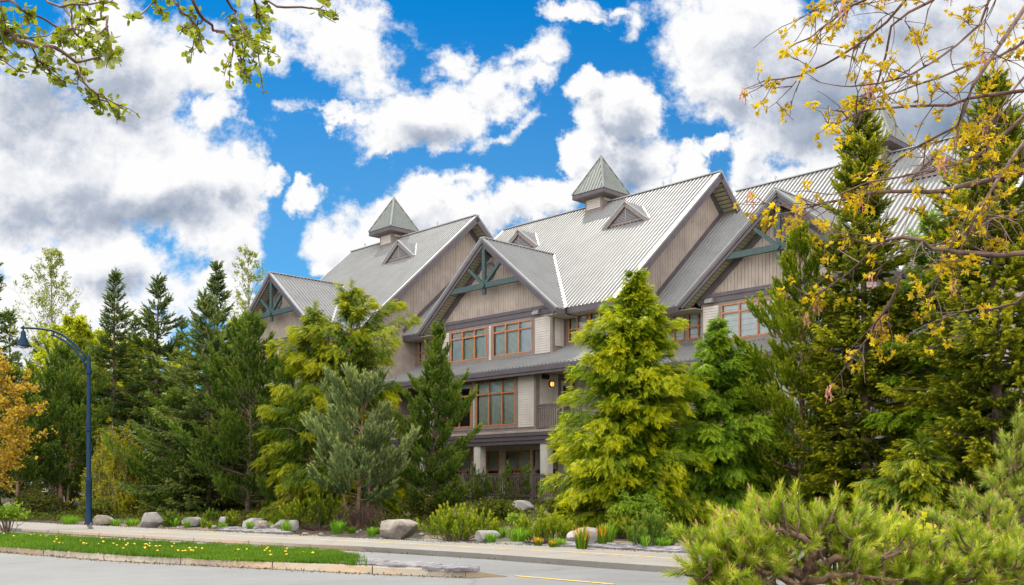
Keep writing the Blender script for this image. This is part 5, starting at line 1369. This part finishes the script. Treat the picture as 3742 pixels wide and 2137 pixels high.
# small weeds and stones scattered along the bed's edge, copies of a few
def scatter():
    rng = np.random.default_rng(123)
    src = []
    for i, (w, h, n, mt) in enumerate(((40, 20, 70, 'blade'), (34, 14, 60, 'blade'), (46, 18, 80, 'f_cedar_green'), (30, 26, 50, 'f_pine_bright'))):
        o = clump("small green weed tuft at the edge of the planting bed", 300+60*i, 1322, w, h, M[mt], 260+i, n, name="weed_tuft", width=.03, group="weed tufts along the planting bed"); src.append(o)
    for i in range(90):
        o = src[i % 4] if i < 4 else src[rng.integers(4)].copy()
        if i >= 4: COL.objects.link(o)
        n = 25.55+abs(rng.normal(0, 1.1)); q = rng.uniform(-34, 12); x, y = NX*n+NY*q, NY*n-NX*q
        o.location = (x, y, hz(x, y)-.02); o.rotation_euler = (0, 0, rng.random()*6); s_ = rng.uniform(.6, 1.35); o.scale = (s_, s_, s_*rng.uniform(.7, 1.2))
    b0 = boulder("small loose stone at the edge of the planting bed", 760, 1330, 16, 8, 390, 'rock_warm'); b1 = boulder("small loose stone at the edge of the planting bed", 800, 1330, 12, 7, 391, 'rock')
    for b in (b0, b1): b["group"] = "loose stones along the planting bed"; b["category"] = "stone"; b.name = "small_stone"
    for i in range(60):
        o = (b0, b1)[i % 2].copy(); COL.objects.link(o); n = 25.45+abs(rng.normal(0, .7)); q = rng.uniform(-34, 12); x, y = NX*n+NY*q, NY*n-NX*q
        o.location = (x, y, hz(x, y)-.03); o.rotation_euler = (0, 0, rng.random()*6); s_ = rng.uniform(.35, 1.3); o.scale = (s_, s_*rng.uniform(.7, 1.2), s_)
scatter()
# ------------------------------------------------------------------ low ground cover between the shrubs
def ground_cover():
    rng = np.random.default_rng(77); N = 90000
    n = rng.uniform(26.2, 41, N); q = rng.uniform(-48, 26, N)
    x, y = NX*n+NY*q, NY*n-NX*q
    cl = np.sin(x*1.1+1.3*np.sin(y*.7))+np.sin(y*1.3+x*.4)
    k = cl > -.9+rng.normal(0, .5, N); x, y = x[k], y[k]; N = len(x)
    z = np.array([hz(a, b) for a, b in zip(x, y)])+rng.uniform(.0, .16, N)
    d = rng.normal(0, 1, (N, 3)); d[:, 2] = np.abs(d[:, 2])*.8
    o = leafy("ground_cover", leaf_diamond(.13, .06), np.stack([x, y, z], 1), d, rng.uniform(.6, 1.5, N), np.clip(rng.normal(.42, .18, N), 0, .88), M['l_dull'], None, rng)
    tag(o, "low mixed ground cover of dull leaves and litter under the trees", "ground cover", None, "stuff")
ground_cover()
# ------------------------------------------------------------------ foreground pines, close to the viewer
T_NEAR = tuft_template(76, .11, .058, .0044, .95, 9, False)
def bud_template():
    F = []
    for an in (0, 1.57, 3.14, 4.71):
        a = np.array([math.cos(an), math.sin(an), 0])*.007; b = np.array([math.cos(an+1.57), math.sin(an+1.57), 0])*.007; o = np.array([0, 0, .115])
        F.append([o+a, o+b, o+(a+b)*.4+np.array([0, 0, .035]), o+a*.3+np.array([0, 0, .036])])
    return np.array(F), np.zeros(4)
T_BUD = bud_template()
M['f_near'] = foliage('near_pine_needles', G(.06, .11, .004), G(.25, .345, .012), G(.62, .62, .08), trans=.45, gloss=.03)
M['f_near_pale'] = foliage('near_pale_pine_needles', G(.07, .12, .012), G(.30, .38, .05), G(.60, .60, .14), trans=.48, gloss=.03)
M['bud'] = pbr('pale_brown_bud', lin(.45, .26, .12), .6)
M['nearbark'] = pbr('gnarled_pine_bark', lin(.21, .135, .085), .9, var=.35, scale=14, bump=1.0, bscale=60)
def near_pine(label, limbs, base, seed, mat, subs=70, name="mugo_pine", r0=.05, up=.55, tint0=.5, box=None, size=1.0):
    """limbs: polylines of (px, py, Y); box: extra tips filling a volume (px0,px1,py0,py1,Y0,Y1,count)"""
    rng = np.random.default_rng(seed); b = Vector(base); root = empty(name, b); tag(root, label, "shrub")
    st = MB(); ps, ds, ti, sc = [], [], [], []
    L = [[np.array(at(*p)-b) for p in l] for l in limbs]
    for l in L:
        q = []
        for i in range(len(l)-1):
            for f in (0, .33, .66): q.append(l[i]+(l[i+1]-l[i])*f+rng.normal(0, .008, 3))
        q.append(l[-1]); st.tube(q, list(np.linspace(r0*min(1, .25+.12*len(l)), .008, len(q))), 7)
    def shoot(o, d, l):
        d = d/np.linalg.norm(d); m = o+d*l*.5+rng.normal(0, .012, 3); e = m+unit_rows((d+np.array([0, 0, .5]))[None])[0]*l*.5
        st.tube([o, m, e], [.009, .007, .005], 5, cap=False)
        ps.append(e-unit_rows((e-m)[None])[0]*.03); ds.append(e-m+rng.normal(0, .01, 3)); ti.append(tint0+rng.normal(.06, .08)); sc.append(rng.uniform(.8, 1.25)*size)
        for _ in range(2):
            f = rng.uniform(.35, .9); ps.append(o+(e-o)*f); ds.append((e-o)/l+rng.normal(0, .45, 3)+np.array([0, 0, .25])); ti.append(tint0+rng.normal(-.05, .08)); sc.append(rng.uniform(.6, 1.0)*size)
    for i in range(subs):
        l = L[rng.integers(len(L))]; k = rng.integers(max(0, len(l)//2-1), len(l)-1); f = rng.random(); o = l[k]+(l[k+1]-l[k])*f
        d = unit_rows((l[k+1]-l[k])[None])[0]*.5+rng.normal(0, .55, 3)+np.array([0, 0, up]); shoot(o, d, rng.uniform(.08, .22))
    for l in L: shoot(l[-1], l[-1]-l[-2]+np.array([0, 0, .03]), .08)
    if box:
        for bx in box:
            for i in range(bx[6]):
                p = np.array(at(rng.uniform(bx[0], bx[1]), bx[2]+(bx[3]-bx[2])*rng.random(), rng.uniform(bx[4], bx[5]))-b)
                # join each tip to the nearest limb
                best = min((np.linalg.norm(p-v), j, k) for j, l in enumerate(L) for k, v in enumerate(l[1:]))
                v = L[best[1]][best[2]+1]; m = v+(p-v)*.55-np.array([0, 0, .03])
                st.tube([v, m, p], [.010, .008, .005], 5, cap=False)
                d = (p-v)/max(best[0], .05); shoot(p, d*.6+np.array([0, 0, up])+rng.normal(0, .3, 3), rng.uniform(.06, .14))
                if rng.random() < .8: shoot(m, d*.4+rng.normal(0, .5, 3)+np.array([0, 0, up]), rng.uniform(.06, .14))
    st.build("branches", M['nearbark'], root, True)
    ps, ds, sc = np.array(ps), np.array(ds), np.array(sc)
    leafy("needles", T_NEAR, ps, ds, sc, np.array(ti), mat, root, rng)
    k = rng.random(len(ps)) < .45
    leafy("buds", T_BUD, ps[k], ds[k], sc[k], np.full(k.sum(), .5), M['bud'], root, rng)
    return root
X = lambda px, Y: (px*1.4675-CXP)/FPX*Y
near_pine("large gnarled mugo pine with twisting bare limbs nearest to the viewer", [
    [(1990, 1800, 6.0), (1992, 1520, 6.0), (2000, 1440, 6.0), (2012, 1400, 5.92), (2028, 1370, 5.9), (2016, 1338, 5.92), (2048, 1312, 5.98), (2074, 1285, 6.0)],
    [(2012, 1400, 5.92), (2026, 1368, 5.9), (1990, 1330, 5.85), (1940, 1320, 5.8), (1898, 1328, 5.75)],
    [(2000, 1440, 6.0), (1950, 1405, 5.9), (1892, 1388, 5.8), (1830, 1372, 5.75), (1762, 1376, 5.75), (1722, 1362, 5.75)],
    [(2004, 1420, 6.0), (2060, 1398, 5.95), (2120, 1385, 5.9), (2200, 1387, 5.85), (2262, 1372, 5.85)],
    [(1992, 1500, 6.0), (1930, 1455, 5.85), (1860, 1448, 5.8), (1790, 1446, 5.75), (1728, 1432, 5.7)],
    [(2000, 1460, 6.0), (2070, 1432, 5.85), (2140, 1434, 5.75), (2230, 1445, 5.7)],
    [(2000, 1440, 6.1), (1960, 1385, 6.35), (1900, 1335, 6.5), (1842, 1318, 6.55)],
    [(2014, 1400, 6.1), (2080, 1355, 6.35), (2130, 1325, 6.45), (2160, 1308, 6.5)],
    [(1996, 1470, 5.95), (1930, 1430, 5.75), (1890, 1420, 5.65), (1860, 1395, 5.6)]],
    (X(1990, 6), 6.0, 0.0), 401, M['f_near'], 80, r0=.036,
    box=[(1850, 2140, 1312, 1345, 5.9, 6.6, 34), (1760, 1900, 1365, 1420, 5.6, 6.4, 40), (1740, 1900, 1420, 1490, 5.5, 6.2, 36), (2040, 2200, 1345, 1390, 6.0, 6.7, 24), (1900, 2080, 1420, 1490, 6.3, 6.8, 18), (2080, 2260, 1420, 1485, 5.7, 6.4, 26)])
near_pine("sprawling mugo pine with long reddish buds at the bottom right corner", [
    [(2420, 1800, 6.3), (2420, 1560, 6.3), (2400, 1470, 6.2), (2360, 1420, 6.1), (2310, 1395, 6.0)],
    [(2420, 1520, 6.3), (2450, 1440, 6.2), (2440, 1400, 6.15), (2425, 1370, 6.15)],
    [(2420, 1540, 6.3), (2500, 1430, 6.2), (2540, 1390, 6.2)],
    [(2410, 1500, 6.3), (2340, 1450, 6.0), (2270, 1440, 5.9)],
    [(2420, 1500, 6.4), (2470, 1430, 6.6), (2500, 1385, 6.7), (2510, 1350, 6.8)]],
    (X(2420, 6.3), 6.3, 0.0), 402, M['f_near'], 46, r0=.032,
    box=[(2250, 2420, 1415, 1490, 5.8, 6.6, 46), (2400, 2570, 1380, 1490, 5.9, 6.8, 56), (2430, 2570, 1360, 1410, 6.4, 7.0, 18)])
near_pine("pale young pine with an upright leader rising at the right edge", [
    [(2560, 1800, 8.0), (2555, 1500, 8.0), (2548, 1300, 8.0), (2540, 1210, 8.0), (2525, 1150, 8.0), (2535, 1092, 8.0)],
    [(2548, 1330, 8.0), (2480, 1300, 7.9), (2430, 1290, 7.9), (2400, 1290, 7.9)],
    [(2545, 1260, 8.0), (2515, 1235, 7.9), (2490, 1225, 7.9)],
    [(2550, 1400, 8.0), (2440, 1350, 7.8), (2370, 1340, 7.8), (2330, 1335, 7.8)]],
    (X(2560, 8), 8.0, 0.0), 403, M['f_near_pale'], 60, name="pine_tree", r0=.05, size=1.05, up=.6,
    box=[(2515, 2570, 1150, 1260, 7.8, 8.4, 12), (2450, 2570, 1275, 1360, 7.6, 8.4, 34), (2330, 2450, 1325, 1380, 7.6, 8.3, 26)])
near_pine("low pale pine between the gnarled mugo and the right edge pine", [
    [(2260, 1800, 8.6), (2262, 1500, 8.6), (2262, 1380, 8.6), (2240, 1345, 8.6), (2215, 1325, 8.6)],
    [(2262, 1420, 8.6), (2320, 1360, 8.7), (2350, 1335, 8.8)], [(2262, 1440, 8.6), (2190, 1370, 8.5), (2165, 1345, 8.5)]],
    (X(2260, 8.6), 8.6, 0.0), 404, M['f_near_pale'], 40, size=1.05, box=[(2170, 2360, 1340, 1420, 8.3, 9.0, 56)])
# yellow-leaved shrub between the pines
def near_shrub():
    rng = np.random.default_rng(55); b = Vector((X(2270, 7.1), 7.1, 0)); root = empty("leafy_shrub", b); tag(root, "yellow-green leafy shrub glowing between the foreground pines", "shrub")
    st = MB(); ps, ds = [], []
    for i in range(70):
        p = at(rng.uniform(2185, 2340), rng.uniform(1292, 1400), rng.uniform(6.7, 7.4))-b; o = Vector((p.x*.25, p.y*.25, .3))
        m = o+(p-o)*.6+Vector((0, 0, .05)); st.tube([o, m, p], [.007, .005, .003], 4, cap=False)
        for k in range(9):
            f = rng.uniform(.45, 1.05); c = o+(p-o)*f+Vector(rng.normal(0, .025, 3)); ps.append(c); ds.append(rng.normal(0, 1, 3)+np.array([0, 0, -.1]))
    st.build("stems", M['twig'], root, True); n = len(ps)
    leafy("foliage", leaf_diamond(.055, .038), np.array(ps), np.array(ds), rng.uniform(.7, 1.3, n), np.clip(rng.normal(.6, .16, n), 0, .88), M['l_lime'], root, rng)
M['l_lime'] = foliage('lime_yellow_leaves', G(.22, .28, .01), G(.48, .50, .015), G(.72, .66, .04), trans=.45)
near_shrub()
# dry leaves and grit gathered along the gutters and the path's edge
def litter():
    rng = np.random.default_rng(91); P = []
    for line, z, w, n in ((B, .012, .10, 1500), (G_[1:6], .012, .12, 900), (F[1:6], KH+.006, .16, 2200)):
        line = np.array(line); L = np.concatenate([[0], np.cumsum(np.linalg.norm(np.diff(line, axis=0), axis=1))])
        d = rng.uniform(0, L[-1], n); c = np.stack([np.interp(d, L, line[:, i]) for i in (0, 1)], 1)
        c += np.array([[-NX, -NY]])*np.abs(rng.normal(0, w, (n, 1)))*(1 if z < .1 else 1.3)
        P.append(np.concatenate([c, np.full((n, 1), z)], 1))
    P = np.concatenate(P); n = len(P); d = rng.normal(0, 1, (n, 3)); d[:, 2] *= .12
    o = leafy("leaf_litter", leaf_diamond(.045, .028), P, d, rng.uniform(.35, 1.3, n), np.clip(rng.normal(.45, .2, n), 0, .88), M['litter'], None, rng)
    tag(o, "dry brown leaf crumbs and grit along the kerbs and path edge", "leaf litter", None, "stuff")
M['litter'] = foliage('dry_leaf_crumbs', lin(.07, .045, .03), lin(.17, .11, .06), lin(.30, .22, .12), trans=.1)
litter()
# ------------------------------------------------------------------ overhanging branches of two trees that stand beside the viewer
def maple_cluster(seed):
    r = np.random.default_rng(seed); F = []; tn = []
    for i in range(5):
        R = frames(np.array([[r.normal(0, .8), r.normal(0, .8), r.uniform(-.6, .7)]]), r)[0]; dx = r.normal(0, .1); s = r.uniform(.7, 1.25)
        o = R[:, 2]*.018
        for a, l in ((-1.15, .028), (-.55, .042), (0, .055), (.55, .042), (1.15, .028)):
            d = R[:, 2]*math.cos(a)+R[:, 0]*math.sin(a); p = -R[:, 2]*math.sin(a)+R[:, 0]*math.cos(a); l *= s; bend = R[:, 1]*.006
            F.append([o, o+d*l*.5-p*l*.20+bend, o+d*l-bend*1.5, o+d*l*.5+p*l*.20+bend]); tn.append(dx+r.normal(0, .05))
    return np.array(F), np.array(tn)
def tassel_template():
    r = np.random.default_rng(8); F = []
    for i in range(11):
        o = r.normal(0, .008, 3); e = o+np.array([r.normal(0, .018), r.normal(0, .018), -r.uniform(.04, .085)]); s = np.array([.0022, 0, 0]) if i % 2 else np.array([0, .0022, 0])
        m = (o+e)/2+r.normal(0, .006, 3); F.append([o-s, m-s, m+s, o+s]); F.append([m-s, e-s*1.8, e+s*1.8, m+s])
    return np.array(F), np.zeros(len(F))
def aspen_leaf():
    """a rounded heart with a drawn-out tip, cupped along the midrib, as two halves"""
    h = [(0, 0), (.010, .014), (.026, .018), (.040, .012), (.052, 0)]
    A = [[x, y, .004*(y/.018)] for x, y in h]; B = [[x, -y, .004*(y/.018)] for x, y in h[::-1]]
    return np.array([A, B]), np.zeros(2)
M['tassel'] = pbr('pink_flower_tassel', lin(.60, .26, .20), .6, var=.1)
def overhang(name, label, base, trunk, limbs, Yf, seed, T, mat, twig_n, twig_l, droop, leaf_sc, bark, r0=.03, leaf_per=1, tassels=0.0, bare=0.0, k=4):
    rng = np.random.default_rng(seed); b = Vector(base); root = empty(name, b); tag(root, label, "tree")
    st = MB(); st.tube([Vector(q) for q in trunk], [.16, .14, .11, .06][:len(trunk)], 10); st.build("trunk", M[bark], root, True)
    br = MB(); ends = []; Ls = []
    for li, (pts, rr, con) in enumerate(limbs):
        Y0 = Yf+rng.uniform(-.5, .5); q = [np.array(at(px, py, Y0+.25*math.sin(i*1.1+li))-b) for i, (px, py) in enumerate(pts)]
        if con is not None:                                             # carry the limb on to the trunk in a curve
            c0 = np.array(con); q = [c0+(q[0]-c0)*f+np.array([0, 0, .22*math.sin(math.pi*f)])+rng.normal(0, .05, 3)*(f > 0) for f in (0, .25, .5, .75)]+q
        p = []
        for i in range(len(q)-1):
            for f in (0, .5): p.append(q[i]+(q[i+1]-q[i])*f+rng.normal(0, .012, 3)*(f > 0))
        p.append(q[-1]); br.tube(p, list(np.linspace(rr, .0045, len(p))), 6); Ls.append((q, 0, 4 if con is not None else 0))
    def twig(o, d, l, lev):
        d = unit_rows(d[None])[0]; q = [o]
        for i in range(4):
            d = unit_rows((d+rng.normal(0, .16, 3)+np.array([0, 0, droop]))[None])[0]; q.append(q[-1]+d*l/4)
        br.tube(q, list(np.linspace(.0045 if lev == 0 else .003, .0016, 5)), 4, cap=False); ends.append((q, lev))
        if lev == 0:
            for _ in range(rng.integers(1, 4)):
                i = rng.integers(1, 4); twig(q[i], d+rng.normal(0, .6, 3), l*rng.uniform(.3, .6), 1)
    for q, nseg, off in Ls:
        LL = sum(np.linalg.norm(q[i+1]-q[i]) for i in range(off, len(q)-1))
        for i in range(max(3, int(LL*twig_n))):
            s = rng.integers(max(0, off-2), len(q)-1); f = rng.random(); o = q[s]+(q[s+1]-q[s])*f; d = unit_rows((q[s+1]-q[s])[None])[0]
            twig(o, d+rng.normal(0, .55, 3), twig_l*rng.uniform(.4, 1.2), 0)
        twig(q[-1], q[-1]-q[-2], twig_l*.7, 0)
    br.build("branches", M[bark if bark == 'twig' else 'twig'], root, True)
    ps, ds, ti = [], [], []; tp = []
    for q, lev in ends:
        t0 = rng.normal(.5, .12)
        if rng.random() < bare: continue
        for _ in range(leaf_per):
            i = rng.integers(1, len(q)); f = rng.random()
            p = q[i-1]+(q[i]-q[i-1])*f if leaf_per > 2 else q[-1]
            ps.append(p+rng.normal(0, .012, 3)); ds.append(rng.normal(0, .8, 3)+np.array([0, 0, -.55])); ti.append(t0+rng.normal(0, .10))
        if tassels and rng.random() < tassels: tp.append(q[-1])
    n = len(ps)
    leafy("leaves", T, np.array(ps), np.array(ds), rng.uniform(.75, 1.3, n)*leaf_sc, np.clip(ti, 0, .88), mat, root, rng)
    if tp:
        n = len(tp); R = np.repeat(np.eye(3)[None], n, 0); V = place(T_TAS[0], R, np.array(tp), rng.uniform(.8, 1.4, n)).reshape(n, -1, 4, 3)
        for q in V[:90]: poly_mesh("flower_tassel", q, np.zeros(len(q)), M['tassel'], root, 4)
    return root
T_TAS = tassel_template()
mb_ = (5.4, 6.6, 0.0)
t_top = (0, 0, 5.2); t_mid = (0, 0, 3.6); t_hi = (-.1, 0, 6.2)
overhang("maple_tree", "yellow-leaved maple with pink flower tassels hanging in from the upper right", mb_, [(0, 0, -.1), (.05, 0, 2), (0, 0, 4.2), (-.15, .05, 6.6)], [
    ([(2560, 424), (2450, 452), (2359, 473), (2269, 476), (2154, 482), (2050, 505), (1969, 528)], .034, t_mid),
    ([(2560, 628), (2429, 630), (2349, 620), (2294, 597), (2214, 596), (2140, 655), (2064, 715)], .024, (0, 0, 3.0)),
    ([(2570, -10), (2484, 120), (2424, 210), (2384, 315), (2294, 360), (2225, 405)], .024, t_hi),
    ([(2400, -120), (2324, 0), (2219, 65), (2184, 210), (2139, 280)], .018, t_hi),
    ([(2330, -110), (2254, 0), (2154, 98), (2054, 160), (1984, 190), (1905, 200)], .016, t_hi),
    ([(2260, -70), (2154, 0), (2104, 22), (2044, 70), (1984, 107)], .013, t_hi),
    ([(2560, 224), (2414, 244), (2324, 262), (2179, 272), (2100, 300)], .020, t_top),
    ([(2560, 280), (2480, 350), (2404, 402), (2320, 425), (2244, 440), (2094, 482)], .020, t_top),
    ([(2560, 100), (2404, 165), (2279, 212), (2190, 240)], .017, t_hi),
    ([(2560, 340), (2470, 470), (2420, 560), (2380, 640), (2330, 690)], .017, t_top),
    ([(2560, 700), (2530, 755), (2470, 770), (2400, 775), (2330, 800)], .016, (0, 0, 2.9)),
    ([(2240, 690), (2215, 760), (2170, 830), (2128, 890)], .008, None), ([(2064, 715), (2030, 735)], .005, None),
    ([(2500, -60), (2440, 60), (2330, 150), (2260, 190), (2120, 215)], .014, t_hi), ([(2560, 520), (2470, 545), (2400, 580), (2330, 610)], .013, t_mid),
    ([(2100, 0), (2040, 20), (2015, 30)], .008, None), ([(2560, 180), (2500, 260), (2460, 330), (2440, 420)], .013, t_top)],
    6.0, 501, maple_cluster(5), M['l_yellow'], 11.5, .36, -.03, .70, 'twig', leaf_per=1, tassels=.04, bare=.38)
ab = (-4.6, 5.0, 0.0)
overhang("aspen_tree", "aspen with rounded fresh green leaves hanging in from the upper left", ab, [(0, 0, -.1), (.03, 0, 2), (.1, .05, 4.2), (.2, .1, 6.4)], [
    ([(-60, 60), (0, 83), (45, 102), (96, 115), (138, 119), (172, 141), (214, 150), (265, 134)], .020, (.1, .05, 3.9)),
    ([(150, -60), (164, 0), (177, 41), (183, 76), (207, 103)], .012, (.2, .1, 5.6)),
    ([(188, 140), (191, 162), (207, 203), (241, 234), (276, 255)], .006, None),
    ([(-30, -20), (24, 0), (52, 24), (90, 38), (138, 65), (180, 70)], .010, (.15, .08, 4.8)), ([(-20, 62), (52, 90), (90, 103)], .007, None),
    ([(200, -30), (197, 17), (200, 52), (195, 86)], .006, None), ([(79, 117), (83, 145), (105, 160)], .004, None), ([(-40, 130), (0, 146), (20, 158)], .006, (.1, .05, 3.7)),
    ([(200, 60), (240, 50), (268, 40), (270, 90)], .006, None), ([(60, -30), (120, 5), (180, 10), (250, 5)], .008, (.2, .1, 5.2)),
    ([(470, -60), (480, 0), (505, 45), (530, 75), (575, 100), (590, 130), (594, 158)], .013, (.25, .1, 6.2)), ([(575, 100), (630, 106), (668, 120)], .005, None),
    ([(560, -40), (565, 0), (590, 30), (610, 65), (620, 95)], .008, (.25, .1, 6.3)), ([(505, 48), (475, 60)], .004, None), ([(420, -40), (375, 12), (348, 38), (335, 46)], .006, (.2, .1, 6.0)),
    ([(640, -30), (665, 0), (710, 18), (770, 20), (815, 5)], .008, (.3, .1, 6.4)), ([(430, -30), (440, 10), (470, 40)], .006, (.2, .1, 6.1)), ([(620, -30), (640, 20), (650, 60)], .006, (.3, .1, 6.3))],
    5.0, 502, aspen_leaf(), M['l_aspen'], 5.4, .20, -.05, .74, 'twig', leaf_per=6, k=5)
